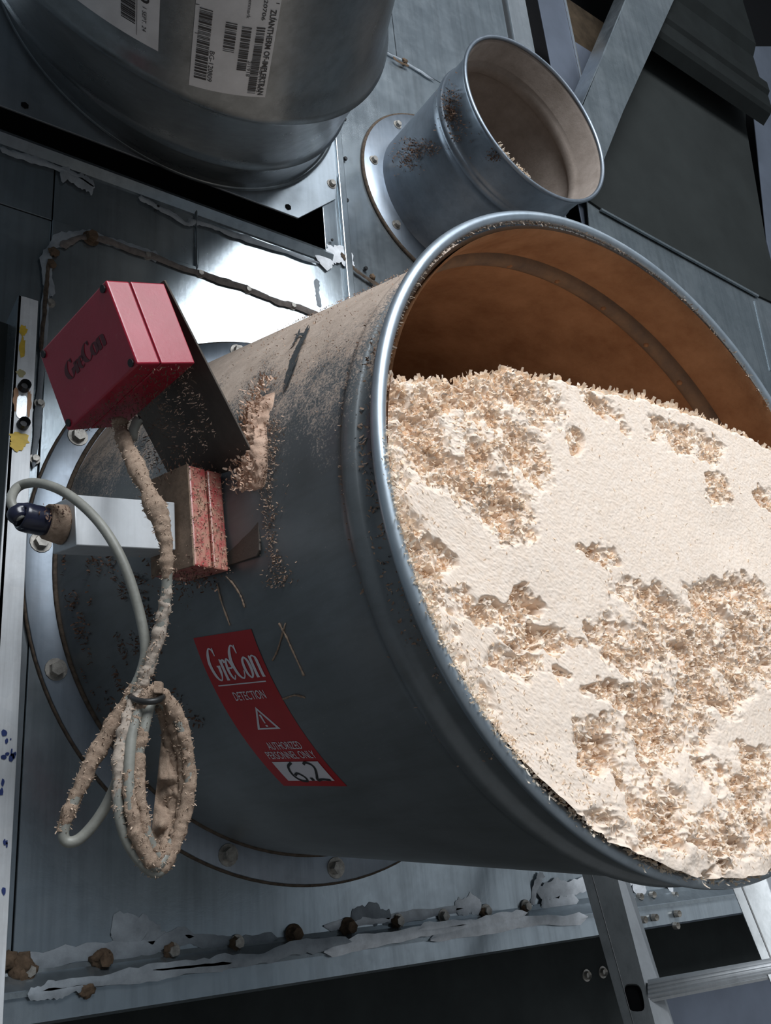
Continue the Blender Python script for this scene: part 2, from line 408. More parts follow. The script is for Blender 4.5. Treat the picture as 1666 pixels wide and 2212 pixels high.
S([(835, 112), (880, 136), (940, 174)], .009, 11, SEAL_D)
S([(850, 122), (862, 132), (884, 142)], .007, 12, RUST, .010)
S([(20, 2085), (250, 2052), (420, 2022)], .022, 13, SEAL_D)
S([(240, 2020), (310, 2010), (330, 2040)], .035, 14, SEAL_D)
S([(400, 2020), (470, 2035), (600, 2028)], .014, 15, SEAL_D)
S([(700, 2000), (850, 1985), (1000, 1962)], .014, 16)
S([(760, 1985), (800, 1972), (845, 1980)], .030, 17, SEAL_D)
S([(985, 1966), (1018, 1952), (1040, 1966)], .024, 18)
S([(1150, 1955), (1165, 1905), (1172, 1885)], .014, 19)
S([(1160, 1925), (1230, 1915), (1300, 1900), (1380, 1890)], .030, 20)
S([(1170, 1955), (1200, 1965), (1250, 1945)], .034, 21)
S([(1380, 1900), (1388, 1950), (1396, 2000)], .028, 22)
S([(1450, 1910), (1455, 1950), (1460, 1985)], .016, 23)
S([(1466, 1950), (1540, 1940), (1620, 1925)], .014, 24)
for i, pts in enumerate((((90, 2140), (300, 2105), (500, 2080)), ((330, 2095), (520, 2075), (640, 2050), (760, 2035)), ((700, 2055), (880, 2020), (1010, 1998)), ((905, 2008), (1030, 1990), (1140, 1972)), ((930, 2030), (1100, 2000), (1270, 1980)), ((60, 2150), (130, 2138), (180, 2130)))):
    S(pts, .016, 30 + i, SEAL_D if i < 2 or i == 5 else SEAL, .034)
S([(684, 602), (688, 630), (692, 664)], .012, 40, SEAL_D, .0012)

# bolts of the wall: hex head with a washer, facing out
def bolt_mesh(name, r, hgt, mat, washer=True, socket=False):
    bm = bmesh.new()
    bmesh.ops.create_cone(bm, cap_ends=True, segments=12 if socket else 6, radius1=r, radius2=r * .92, depth=hgt, matrix=Matrix.Translation((0, 0, hgt / 2 + .0015)))
    if socket:
        top = [f for f in bm.faces if f.normal.z > .9]
        ri = bmesh.ops.inset_region(bm, faces=top, thickness=r * .38)
        bmesh.ops.translate(bm, verts=list({v for f in top for v in f.verts}), vec=(0, 0, -hgt * .6))
    if washer:
        bmesh.ops.create_cone(bm, cap_ends=True, segments=14, radius1=r * 1.5, radius2=r * 1.45, depth=.0015, matrix=Matrix.Translation((0, 0, .00075)))
    bmesh.ops.rotate(bm, verts=bm.verts, cent=(0, 0, 0), matrix=Matrix.Rotation(PI / 2, 3, 'X'))   # +z -> -y (out of the wall)
    me = bpy.data.meshes.new(name); bm.to_mesh(me); bm.free(); me.materials.append(mat); return me
B_ZN = bolt_mesh('bolt', .0075, .007, BOLTM); B_SM = bolt_mesh('bolt', .0055, .005, BOLTM); B_DK = bolt_mesh('bolt', .0048, .005, BOLTD, False); B_BIG = bolt_mesh('bolt', .0105, .009, BOLTM)
B_RS = bolt_mesh('bolt', .0095, .012, RUST)
def put_bolt(me, p, parent, name='bolt', roll=0):
    o = bpy.data.objects.new(name, me); C.objects.link(o); o.parent = parent
    o.location = W(p) - parent_world_loc(parent); o.rotation_euler = (0, roll, 0); return o
for i, (x, y) in enumerate([(318, 553), (432, 592), (535, 627), (632, 662), (108, 655), (85, 872), (75, 992)]):
    put_bolt(B_SM, wall_pt(x, y, .0045), wall, roll=i)
for i, (x, y) in enumerate([(742, 260), (744, 345), (747, 435), (751, 527), (788, 582)]):
    put_bolt(B_DK, wall_pt(x, y, .002), wall, roll=i)
for i, (x, y) in enumerate([(205, 362), (353, 415), (488, 469), (616, 516), (716, 520), (340, 448)]):
    put_bolt(bolt_mesh('rivet', .0028, .003, BOLTD, False), wall_pt(x, y, .003), wall, 'rivet')
for i, (x, y) in enumerate([(62, 2098), (222, 2074), (372, 2055), (512, 2037), (635, 2018), (752, 2003), (860, 1990), (958, 1979), (1050, 1968), (1136, 1958), (196, 515)]):
    put_bolt(B_ZN if i in (0, 2, 3, 6) else B_RS if i < 6 or i == 10 else B_ZN, wall_pt(x, y, .006), wall, roll=i * .7)
for i, (x, y) in enumerate([(1378, 1937), (1405, 1933), (1386, 1987), (1410, 1982), (1453, 1934), (1459, 1974), (1456, 2000)]):
    put_bolt(bolt_mesh('bolt', .0065, .009, BOLTM, False, True), wall_pt(x, y, .028 if y > 1950 else .006), wall, roll=i)
for x, y in ((1267, 2107), (1302, 2100)):
    put_bolt(bolt_mesh('bolt', .0075, .006, BOLTM, True, True), plane_pt(x, y, np.array([0, 0, NW - .12]), np.array([0, 0, 1.])), wall)
# clots of sawdust and rust round the bolt heads
def clot(name, p, r, mat, parent, seed, flat=.6):
    bm = bmesh.new(); bmesh.ops.create_icosphere(bm, subdivisions=3, radius=1)
    co = np.array([v.co[:] for v in bm.verts]); r *= .8; d = .45 + 1.3 * (fbm(co, 2.2, 3, seed) - .1)
    for v, k in zip(bm.verts, d): v.co = v.co * (r * k); v.co.y *= flat
    bmesh.ops.translate(bm, verts=bm.verts, vec=W(p))
    return from_bm(name, bm, mat, parent, True)
for i, (x, y, r) in enumerate([(45, 2088, .018), (55, 2108, .016), (215, 2072, .016), (188, 2138, .012), (222, 2085, .012), (368, 2055, .011), (508, 2038, .011), (630, 2018, .011), (747, 2004, .012), (855, 1992, .010), (1046, 1972, .009), (1133, 1964, .009), (196, 514, .010), (116, 545, .010), (112, 570, .010), (875, 132, .009), (805, 598, .009), (18, 2076, .014)]):
    clot('dirt_clot', wall_pt(x, y, .008 if y < 2120 else .03), r, RUST, wall, i)

# ------------------------------------------------------------------ ducts that stand out of the wall
class Pipe:                                   # axis point and radius as functions of the distance s from the wall
    def __init__(self, c0, c1, L, r0, r1): self.c0, self.c1, self.L, self.r0, self.r1 = np.array(c0), np.array(c1), L, r0, r1
    def cen(self, s): t = s / self.L; c = self.c0 * (1 - t) + self.c1 * t; return np.array([c[0], c[1], NW + s])
    def rad(self, s): t = s / self.L; return self.r0 * (1 - t) + self.r1 * t
    def pt(self, s, ph, dr=0.0):
        r = self.rad(s) + dr; return self.cen(s) + np.array([r * math.cos(ph), r * math.sin(ph), 0])
    def hit(self, px, py, lo=-.02):            # first point of the skin on a line of sight -> (s, phi)
        d = ray(px, py)
        for k in np.linspace(.3, 3.0, 9000):
            p = d * k; s = p[2] - NW
            if s < lo or s > self.L * 1.6: continue
            c = self.cen(s); q = p[:2] - c[:2]
            if np.hypot(*q) < self.rad(s): return s, math.atan2(q[1], q[0])
        return None
def revolve(name, pipe, prof, mat, parent, seg=128, smooth=True, wob=0.0, sharp=None):   # prof: list of (s, dr)
    ph = np.linspace(0, 2 * PI, seg, endpoint=False); V = []; rs = np.random.default_rng(5)
    for s, dr in prof:
        c = pipe.cen(s); r = pipe.rad(s) + dr
        w = wob * (np.sin(2 * ph + .6) + .5 * np.sin(3 * ph + 1.1 + 2 * s))
        V.append(np.c_[c[0] + (r + w) * np.cos(ph), np.full(seg, -c[2]), c[1] + EYE + (r + w) * np.sin(ph)])
    V = np.concatenate(V); F = []
    k = np.arange(seg); k2 = (k + 1) % seg
    for i in range(len(prof) - 1): F.append(np.c_[i * seg + k, i * seg + k2, (i + 1) * seg + k2, (i + 1) * seg + k])
    return mesh_np(name, V, np.concatenate(F), mat, parent, smooth)
def ring_torus(name, c, r, n0, tr, mat, parent, seg=160, ts=10, rough=0.0):
    V = []; F = []
    for i in range(seg):
        a = 2 * PI * i / seg
        for k in range(ts):
            b = 2 * PI * k / ts; rr = r + tr * math.cos(b)
            V.append(W((c[0] + rr * math.cos(a), c[1] + rr * math.sin(a), n0 + tr * 1.0 * math.sin(b))))
    for i in range(seg):
        for k in range(ts):
            F.append((i * ts + k, i * ts + (k + 1) % ts, ((i + 1) % seg) * ts + (k + 1) % ts, ((i + 1) % seg) * ts + k))
    return mesh_np(name, np.array(V), np.array(F), mat, parent, True)
def flange(name, c, ri, ro, off, th, mat, parent, seg=96):
    V = []; F = []
    for (r, o) in ((ri, off - th), (ro, off - th), (ro, off - .001), (ro - .001, off), (ri, off)):
        for i in range(seg):
            a = 2 * PI * i / seg; V.append(W((c[0] + r * math.cos(a), c[1] + r * math.sin(a), NW + o)))
    for j in range(4):
        for i in range(seg): F.append((j * seg + i, j * seg + (i + 1) % seg, (j + 1) * seg + (i + 1) % seg, (j + 1) * seg + i))
    return mesh_np(name, np.array(V), np.array(F), mat, parent, False)
def bead(prof_s, s0, h, w):                    # rounded rib of height h and half width w
    return [(s0 + w * math.cos(a), h * math.sin(a)) for a in np.linspace(PI, 0, 7)]

# ---- main duct
L0 = .65777
MAIN = Pipe((.80777, .45964), (.8777, .3550), L0, .41163, .386)
RIM_C = np.array([.87373, .36439]); RIM_N = NW + L0
duct = empty('duct_pipe', W((.80777, .45964, NW)), 'big dusty round duct jutting from the wall with its open end full of sawdust', 'duct')
prof = [(.0, .004), (.004, .0)] + [(s, 0) for s in np.linspace(.03, .585, 18)] + bead(0, .607, .007, .012) + [(.63, 0), (.6500, .001), (.6565, .006)]
revolve('duct_shell', MAIN, prof, SKIN, duct, 160, True, .0012)
INN = Pipe(MAIN.c0, MAIN.c1, L0, .4075, .383)
JS = .572
iprof = [(.6575, .004), (.651, .0)] + [(s, 0) for s in np.linspace(.63, .600, 3)] + [(s, 0) for s in np.linspace(.54, .02, 16)]
revolve('inner_lining', INN, iprof, INNER, duct, 128, True, .0012)
revolve('joint_ring', INN, [(JS + .013, .001), (JS + .010, -.007), (JS + .004, -.011), (JS - .004, -.012), (JS - .010, -.010), (JS - .012, .003)], dustmat('joint_dust', (.15, .105, .08), (.27, .165, .10), 22, .8), duct, 128, True, .0012)
_c = INN.cen(.02)
mesh('duct_back', [W(_c + [INN.rad(.02) * math.cos(a), INN.rad(.02) * math.sin(a), 0]) for a in np.linspace(0, 2 * PI, 48, endpoint=False)], [tuple(range(48))], INNER, duct)
ring_torus('rolled_rim', RIM_C, .3925, RIM_N - .001, .0074, galv('rim_metal', (.34, .40, .46), (.46, .53, .59), .36, .85, .3, .5, (.12, .10, .09)), duct)
flange('flange_ring', (.80777, .45964), .405, .4545, .0095, .006, GALV_SM, duct)
ring_torus('flange_gasket', (.80777, .45964), .4545, NW + .0045, .0035, DIRTL, duct, 120, 6)
ring_torus('weld_seam', (.80777, .45964), .4135, NW + .0105, .0035, DIRTL, duct, 120, 6)
for i in range(15):
    a = math.radians(153.2 + 24 * i - (24 * 15 if i > 8 else 0))
    put_bolt(B_BIG, (.80777 + .4345 * math.cos(a), .45964 + .4345 * math.sin(a), NW + .0095), duct, roll=i * .5)
for i, a in enumerate(np.radians([12, 24, 36, 48, 60, 74, 88, 102])):      # rivet heads along the inner joint
    p = INN.pt(JS, a, -.010)
    bm = bmesh.new(); bmesh.ops.create_icosphere(bm, subdivisions=1, radius=.005, matrix=Matrix.Translation(W(p)))
    from_bm('rivet', bm, INNER, duct, True)

# ---- warning sticker, wrapped on the skin of the main duct
def grid_patch(name, fn, nu, nv, mat, parent, uv=(0, 0, 1, 1)):
    V = []; F = []
    for j in range(nv + 1):
        for i in range(nu + 1): V.append(W(fn(uv[0] + (uv[2] - uv[0]) * i / nu, uv[1] + (uv[3] - uv[1]) * j / nv)))
    for j in range(nv):
        for i in range(nu):
            a = j * (nu + 1) + i; F.append((a, a + nu + 1, a + nu + 2, a + 1))
    return mesh(name, V, F, mat, parent, True)
def text2d(body, bold=.0):
    cu = bpy.data.curves.new('t', 'FONT'); cu.body = body; cu.offset = bold; cu.resolution_u = 3; cu.fill_mode = 'FRONT'
    ob = bpy.data.objects.new('t', cu); C.objects.link(ob)
    dg = bpy.context.evaluated_depsgraph_get(); dg.update()
    me = bpy.data.meshes.new_from_object(ob.evaluated_get(dg))
    V = np.array([v.co[:2] for v in me.vertices]); F = [tuple(p.vertices) for p in me.polygons]
    bpy.data.objects.remove(ob); bpy.data.curves.remove(cu); bpy.data.meshes.remove(me)
    mn, mx = V.min(0), V.max(0); V = (V - mn) / (mx - mn); V[:, 1] = 1 - V[:, 1]      # v down
    return V, F
def lay(parts_uv, fn):                          # 2-D pieces -> one mesh on the surface fn(u, v)
    V = []; F = []
    for v, f in parts_uv:
        b = len(V); V += [W(fn(a, c)) for a, c in v]; F += [tuple(i + b for i in ff) for ff in f]
    return V, F
def tbox(body, u0, v0, u1, v1, bold=0.0, rot=False):
    V, F = text2d(body, bold)
    if rot: V = np.c_[1 - V[:, 1], V[:, 0]]      # reads downwards
    return np.c_[u0 + V[:, 0] * (u1 - u0), v0 + V[:, 1] * (v1 - v0)], F
def stroke(pts, ws, asp=1.0, n=6):              # variable width pen stroke in uv, asp = height / width of the sheet
    P = np.array(smooth_path([np.array([a, b * asp, 0]) for a, b in pts], n))[:, :2]
    wv = np.interp(np.linspace(0, 1, len(P)), np.linspace(0, 1, len(ws)), ws); T = np.gradient(P, axis=0); T /= np.linalg.norm(T, axis=1)[:, None] + 1e-9
    N = np.c_[-T[:, 1], T[:, 0]]; A = P + N * wv[:, None] / 2; B = P - N * wv[:, None] / 2
    V = np.concatenate([A, B]); V[:, 1] /= asp; m = len(P)
    return V, [(i, i + 1, m + i + 1, m + i) for i in range(m - 1)]
def quad(u0, v0, u1, v1): return np.array([(u0, v0), (u1, v0), (u1, v1), (u0, v1)]), [(0, 1, 2, 3)]
ST = dict(s0=L0 * (1 - .535), s1=L0 * (1 - .372), p0=math.radians(-160.4), p1=math.radians(-131.8))
def stick(u, v, dr=.0006): return MAIN.pt(ST['s0'] + (ST['s1'] - ST['s0']) * u, ST['p0'] + (ST['p1'] - ST['p0']) * v, dr + .0012)
sticker = grid_patch('warning_sticker', lambda u, v: stick(u, v), 10, 30, STK, duct); sticker['label'] = 'red warning sticker lettered in white'
ASP = 1.83
def grecon(u0, u1, vb, vcap, vx):               # tall condensed serif word, built of pen strokes
    out = []; w = u1 - u0; X = lambda x: u0 + w * x
    def st(pts, ws): out.append(stroke([(X(a), b) for a, b in pts], ws, ASP))
    vt = vcap; m = (vb + vcap) / 2; xm = (vb + vx) / 2; tk, tn = .044, .017
    st([(.165, vt + .03), (.14, vt + .006), (.09, vt), (.03, vt + .04), (.0, m), (.03, vb - .03), (.09, vb), (.14, vb - .015), (.165, vb - .05), (.168, m + .01)], [tn, tn, tn, tk, tk * 1.1, tk, tn, tn, tk, tk])
    st([(.125, m + .012), (.20, m + .012)], [tn, tn])
    st([(.168, vt - .004), (.168, vt + .045)], [tn, tn])
    st([(.245, vx), (.245, vb)], [tk, tk]); st([(.215, vb), (.275, vb)], [tn, tn]); st([(.220, vx), (.245, vx)], [tn, tn])
    st([(.245, vx + .03), (.275, vx + .004), (.305, vx + .008), (.308, vx + .02)], [tn, tn, tk * .8, tk * .8])
    st([(.335, xm - .008), (.425, xm - .008), (.42, vx + .02), (.38, vx), (.345, vx + .02), (.33, xm), (.345, vb - .02), (.385, vb), (.425, vb - .022)], [tn, tn, tk * .7, tn, tk * .8, tk, tk * .8, tn, tn])
    st([(.625, vt + .035), (.605, vt + .006), (.555, vt), (.49, vt + .04), (.46, m), (.49, vb - .03), (.555, vb), (.605, vb - .012), (.635, vb - .045)], [tn, tn, tn, tk, tk * 1.1, tk, tn, tn, tn])
    st([(.628, vt - .004), (.628, vt + .045)], [tn, tn])
    st([(.73, vx), (.685, vx + .02), (.67, xm), (.685, vb - .02), (.73, vb), (.775, vb - .02), (.79, xm), (.775, vx + .02), (.73, vx)], [tn, tk * .8, tk, tk * .8, tn, tk * .8, tk, tk * .8, tn])
    st([(.85, vx), (.85, vb)], [tk, tk]); st([(.825, vb), (.88, vb)], [tn, tn]); st([(.83, vx), (.85, vx)], [tn, tn])
    st([(.85, vx + .025), (.885, vx), (.93, vx + .004), (.955, vx + .025), (.958, vb)], [tn, tn, tn, tk, tk]); st([(.935, vb), (.99, vb)], [tn, tn])
    return out
wt = grecon(.12, .94, .265, .075, .145)
wt += [quad(.10, .292, .90, .299)]
wt += [tbox('DETECTION', .27, .342, .78, .395, .004)]
wt += [tbox('AUTHORIZED', .30, .670, .84, .722, .004), tbox('PERSONNEL ONLY', .18, .735, .94, .788, .004)]
tri = [(.52, .44), (.335, .585), (.705, .585)]; tri2 = [(.52, .464), (.385, .575), (.655, .575)]
wt += [(np.array(tri + tri2), [(0, 1, 4, 3), (1, 2, 5, 4), (2, 0, 3, 5)]), stroke([(.52, .49), (.52, .545)], [.035, .02], ASP), quad(.503, .556, .537, .568)]
V, F = lay(wt, lambda u, v: stick(u, v, .0011)); o = mesh('lettering', V, F, STW, sticker); o['label'] = 'white printed lettering and warning triangle'
o = grid_patch('number_field', lambda u, v: stick(u, v, .0011), 6, 8, STW, sticker, (.17, .81, .90, .955))
wt = [stroke([(.48, .815), (.38, .845), (.34, .90), (.38, .945), (.48, .955), (.50, .925), (.44, .895), (.37, .91)], [.03] * 8, ASP), quad(.565, .928, .612, .952),
      stroke([(.65, .83), (.70, .816), (.765, .83), (.775, .86), (.72, .905), (.66, .948), (.74, .942), (.86, .948)], [.03] * 8, ASP)]
V, F = lay(wt, lambda u, v: stick(u, v, .0016)); o = mesh('handwritten_number', V, F, INK, sticker); o['label'] = 'number 6.2 in black marker'

# the streak where the dust has been wiped off
WIPE = plain('wiped_steel', (.105, .115, .12), .5, .3, .3, 60)
for k, (pts, w_) in enumerate(((((668, 704), (655, 735), (640, 768), (628, 805), (616, 846)), .019), (((650, 712), (640, 738), (628, 752)), .008), (((672, 706), (662, 722), (640, 724)), .006), (((648, 770), (632, 812), (622, 838)), .006))):
    rs = np.random.default_rng(k); path = smooth_path([MAIN.pt(*MAIN.hit(x, y), .0016) for x, y in pts], 8); V = []; F = []; m = len(path)
    for i in range(m):
        p = path[i]; c = MAIN.cen(p[2] - NW); nn = nrm([p[0] - c[0], p[1] - c[1], 0]); t = nrm(path[min(i + 1, m - 1)] - path[max(i - 1, 0)]); b = np.cross(nn, t)
        w = w_ * math.sin(PI * (i + .3) / (m - .2)) ** .7 * (.7 + .6 * rs.random())
        V += [W(p + b * w / 2), W(p - b * w / 2)]
        if i: F.append((2 * i - 2, 2 * i - 1, 2 * i + 1, 2 * i))
    mesh('wipe_mark', V, F, WIPE, duct, True)

# ---- small duct on the right
SM = Pipe((1.2509, 1.4422), (1.2509, 1.4422), .302, .1815, .191)
sduct = empty('duct_pipe', W((1.2509, 1.4422, NW)), 'small empty round duct stub above the sawdust-filled duct', 'duct')
revolve('duct_shell', SM, [(.0, .003), (.004, 0)] + [(s, 0) for s in np.linspace(.03, .19, 5)] + bead(0, .215, .006, .010) + [(.235, 0), (.29, .0), (.299, .006)], GALV_SM, sduct, 96)
SMI = Pipe(SM.c0, SM.c1, .302, .178, .188)
revolve('inner_lining', SMI, [(.300, .006), (.294, 0), (.245, 0)] + [(.238, -.006), (.232, -.008), (.220, -.008), (.214, -.004), (.21, 0)] + [(s, 0) for s in np.linspace(.18, .01, 6)], INNER_S, sduct, 96)
_c = SMI.cen(.012)
mesh('duct_back', [W(_c + [.179 * math.cos(a), .179 * math.sin(a), 0]) for a in np.linspace(0, 2 * PI, 40, endpoint=False)], [tuple(range(40))], INNER_S, sduct)
ring_torus('rolled_rim', (1.2509, 1.4422), .196, NW + .302, .0046, GALV_SM, sduct, 120, 8)
flange('flange_ring', (1.2509, 1.4422), .175, .2325, .007, .006, GALV_SM, sduct, 80)
ring_torus('flange_gasket', (1.2509, 1.4422), .233, NW + .003, .0045, DIRTL, sduct, 90, 6)
for i in range(8):
    a = math.radians(127 + 46 * i); put_bolt(B_ZN, (1.2509 + .207 * math.cos(a), 1.4422 + .207 * math.sin(a), NW + .007), sduct, roll=i * .6)
s_, p_ = SM.hit(975, 240)
# ---- big tilted duct at the top left, on its clipped plate
class Elbow(Pipe):                              # first length runs down and out, the next straight out
    def cen(self, s):
        a = min(s, .425); b = max(s - .425, 0)
        return np.array([.5964 - .459 * (a + b), 1.5824 - .654 * a, NW + s])
    def rad(self, s): return .350
TL = Elbow((0, 0), (0, 0), .62, .35, .35)
tduct = empty('duct_pipe', W((.5964, 1.5824, NW)), 'large dark duct with white barcode labels, above the black slot', 'duct')
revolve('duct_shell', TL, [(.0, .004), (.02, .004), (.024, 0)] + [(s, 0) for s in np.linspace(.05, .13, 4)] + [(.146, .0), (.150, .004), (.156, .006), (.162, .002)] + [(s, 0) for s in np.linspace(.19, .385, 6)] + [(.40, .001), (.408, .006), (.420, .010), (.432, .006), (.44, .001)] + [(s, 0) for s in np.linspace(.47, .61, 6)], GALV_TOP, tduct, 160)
ring_torus('collar_ring', (.5964 - .459 * .010, 1.5824 - .654 * .010), .354, NW + .014, .0065, GALV_TOP, tduct, 160, 8)
pl = [wall_pt(x, y, .004) for x, y in ((-420, 60), (0, 227), (645, 471), (725, 430), (737, 250))]
pl += [(pl[-1][0] + .01, 2.3, NW + .004), (pl[0][0], 2.3, NW + .004)]
prism('mounting_plate', pl, (0, 0, -.004), galv('plate_metal', (.36, .41, .46), (.48, .54, .59), .36, .8, .3, .3), tduct, .0008)
for x, y in ((622, 448), (53, 229)):
    put_bolt(bolt_mesh('bolt_hole', .007, .0012, VOID, False), wall_pt(x, y, .0035), tduct, 'bolt_hole')  # black disc drawn for the dark of an open hole
for x, y, b in ((716, 398, B_ZN), (436, 384, B_ZN)): put_bolt(b, wall_pt(x, y, .004), tduct)
def label_fn(corners, dr=.0015):                # corners tl, tr, br, bl as (s, phi)
    cs = [np.array(c) for c in corners]
    def fn(u, v, d=0.0):
        q = (cs[0] * (1 - u) + cs[1] * u) * (1 - v) + (cs[3] * (1 - u) + cs[2] * u) * v
        return TL.pt(q[0], q[1], dr + d)
    return fn
def H(x, y): return np.array(TL.hit(x, y))
bl, br, rr = H(408, 181), H(572, 208), H(597, 60)
tr_ = br + (rr - br) * 1.9; tl_ = bl + (tr_ - br)
fnA = label_fn((tl_, tr_, br, bl))
la = grid_patch('shipping_label', fnA, 14, 14, WHITE, tduct); la['label'] = 'white barcode label with column of barcodes, nearer the bead'
def bars(u0, v0, u1, v1, seed):
    r = random.Random(seed); v = v0; out = []
    while v < v1:
        t = r.choice([.004, .006, .010, .014]); out.append(quad(u0, v, u1, min(v + t, v1))); v += t + r.choice([.004, .005, .009])
    return out
pr = bars(.05, .42, .20, .93, 1) + bars(.05, .02, .19, .30, 2) + bars(.36, .47, .50, .68, 3) + bars(.56, .48, .68, .80, 4) + bars(.74, .47, .85, .97, 5)
pr += [tbox('BG-120809', .21, .70, .27, .93, .0, True), tbox('ZUANTHERM OF-IMPLERTRAN', .88, .34, .96, .98, .02, True), tbox('2/1918', .69, .72, .74, .84, 0, True), tbox('20706', .78, .28, .83, .42, .01, True), tbox('manufacturing Denmark', .58, .02, .64, .42, .0, True), tbox('830810', .21, .05, .27, .27, 0, True), tbox('94', .80, .03, .85, .10, .01, True), tbox('BG-19194/2', .86, .76, .90, .96, 0, True)]
pr += [quad(.0, .295, .98, .30), quad(.0, .405, .98, .41), quad(.02, .60, .95, .604)]
V, F = lay(pr, lambda u, v: fnA(u, v, .0007)); mesh('lettering', V, F, INK, la)
b2 = H(342, 109); b3 = H(346, 4); b0 = H(200, 22)
t2 = b2 + (b3 - b2) * 2.2; b1 = b2 + (b0 - b2) * 1.25
fnB = label_fn((b1 + (t2 - b2), t2, b2, b1))
lb = grid_patch('shipping_label', fnB, 14, 14, WHITE, tduct); lb['label'] = 'white label with one tall barcode, farther from the slot end'
pr = bars(.55, .12, .72, .86, 6) + [tbox('5610', .76, .30, .88, .62, .02, True), tbox('1 SEPT. 24', .80, .66, .85, .88, 0, True), quad(.735, .05, .74, .95)]
V, F = lay(pr, lambda u, v: fnB(u, v, .0007)); mesh('lettering', V, F, INK, lb)

# ------------------------------------------------------------------ overhead steel at the upper right
QB = np.array([0, 0, NW + .14]); NZ = np.array([0, 0, 1.])
brace = empty('steel_brace', W(plane_pt(1300, 300, QB, NZ)), 'diagonal grey angle-steel brace behind the small duct', 'brace')
fr = [plane_pt(x, y, QB, NZ) for x, y in ((1375, -60), (1345, 20), (1338, 40), (1258, 225), (1180, 412), (1285, 395), (1304, 349), (1347, 240), (1427, 65), (1490, -75))]
prism('front_leg', fr, (0, 0, -.005), GALV_D, brace, .0008)  # duller metal than the side leg, puts this face's shade into the colour
e0, e1 = plane_pt(1375, -60, QB, NZ), plane_pt(1180, 412, QB, NZ)
sd = nrm(np.cross(e1 - e0, NZ)); dz = np.array([0, 0, -.075])
prism('side_leg', [e0, e1, e1 + dz, e0 + dz], sd * -.005, GALV, brace, .0008)
QG = np.array([0, 0, NW + .11])
gird = empty('overhead_girder', W(plane_pt(1545, 150, QG, NZ)), 'dark folded steel girder overhead at the upper right', 'girder')
ga, gb = plane_pt(1427, 65, QG, NZ), plane_pt(1664, 233, QG, NZ)
um = (ga[1] + gb[1]) / 2; hL = plane_pt(1425, 70, QG, NZ)[0]; hR = plane_pt(1662, 232, QG, NZ)[0]
n0 = NW + .11
prf = [(um + .9, n0 + .012), (um + .22, n0 + .012), (um + .19, n0 - .01), (um + .10, n0 - .01), (um + .085, n0 + .01), (um + .055, n0 + .01), (um + .045, n0), (um, n0), (um - .012, n0 - .01), (um - .03, n0 - .045), (um - .02, n0 - .05), (um + .1, n0 - .06), (um + .9, n0 - .06)]
prism('girder_body', [(hL - .06, um + (a - um) * 1.35, b) for a, b in prf], (hR - hL + .08, 0, 0), plain('girder_shaded_paint', (.007, .009, .009), .85, 0, .3, 9), gird)  # overhead shade put into the near-black colour

# ------------------------------------------------------------------ left angle rail with slot and socket bolts
QR = np.array([0, 0, NW + .055])
rl = lambda x, y, o=0.0: plane_pt(x, y, QR + np.array([0, 0, o]), NZ)
rail = empty('angle_rail', W(rl(40, 1000)), 'upright slotted aluminium angle at the left edge, spotted with yellow and blue paint', 'rail')
prism('front_leg', [rl(40, 637), rl(58, 642), rl(83, 650), rl(66, 985), rl(52, 1290), rl(36, 1640), rl(12, 2090), rl(4, 2260), rl(-60, 2260), rl(-28, 1640), rl(-6, 1290), rl(17, 985)], (0, 0, -.005), galv('rail_aluminium', (.60, .63, .66), (.80, .83, .86), .42, .15, .5, .4, (.20, .15, .11)), rail, .0008)
e0, e1 = rl(40, 637), rl(-60, 2260)
prism('side_leg', [e0, e1, e1 + [-.01, 0, -.05], rl(17, 985) + [-.01, .0, -.05], e0 + [-.012, -.055, -.05]], (.004, 0, 0), GALV_D, rail)  # dull metal stands in for the shade on this leg
B_SOC = bolt_mesh('socket_bolt', .0085, .012, BOLTD, False, True)
for x, y in ((50, 838), (48, 919)): put_bolt(B_SOC, rl(x, y), rail, 'socket_bolt')
def patch(name, ctr, rx, ry, mat, seed, off=.0008, n=18, tilt=0.):
    c = rl(*ctr, off); r = np.random.default_rng(seed); a = np.linspace(0, 2 * PI, n, endpoint=False); k = .75 + .5 * r.random(n)
    pts = [W(c)] + [W(c + [rx * kk * math.cos(t) + tilt * ry * kk * math.sin(t), ry * kk * math.sin(t), 0]) for t, kk in zip(a, k)]
    return mesh(name, pts, [(0, i + 1, (i + 1) % n + 1) for i in range(n)], mat, rail)
patch('yellow_paint', (50, 714), .0055, .009, YEL, 1); patch('yellow_paint', (48, 750), .0042, .017, YEL, 2)
patch('yellow_paint', (42, 947), .014, .010, YEL, 3); patch('yellow_paint', (36, 962), .008, .008, YEL, 4, .0014); patch('yellow_paint', (45, 805), .006, .006, plain('faded_yellow', (.42, .38, .20), .6), 5)
slot = [rl(47 + 11 * math.cos(t) - (y - 878) * .06, y + 11 * math.sin(t), .0010) for y, t in [(863, a) for a in np.linspace(-PI, 0, 8)] + [(893, a) for a in np.linspace(0, PI, 8)]]
mesh('slot_face', [W(p) for p in slot], [tuple(range(16))], GALV_B, rail)
patch('rust_stain', (34, 862), .004, .016, plain('orange_stain', (.45, .27, .17), .8), 9); patch('rust_stain', (63, 870), .003, .020, MATS['orange_stain'], 10)
rr_ = random.Random(5)
for i in range(16):
    y = rr_.choice([1590, 1605, 1625, 1570, 1640, 1830, 1820, 1845, 1870, 1930, 1700, 1960, 1900]) + rr_.uniform(-12, 12)
    patch('blue_paint', (rr_.uniform(2, 34 - (y - 1640) * .055), y), rr_.uniform(.001, .0035), rr_.uniform(.001, .005), BLU, 20 + i, .0010, 9)
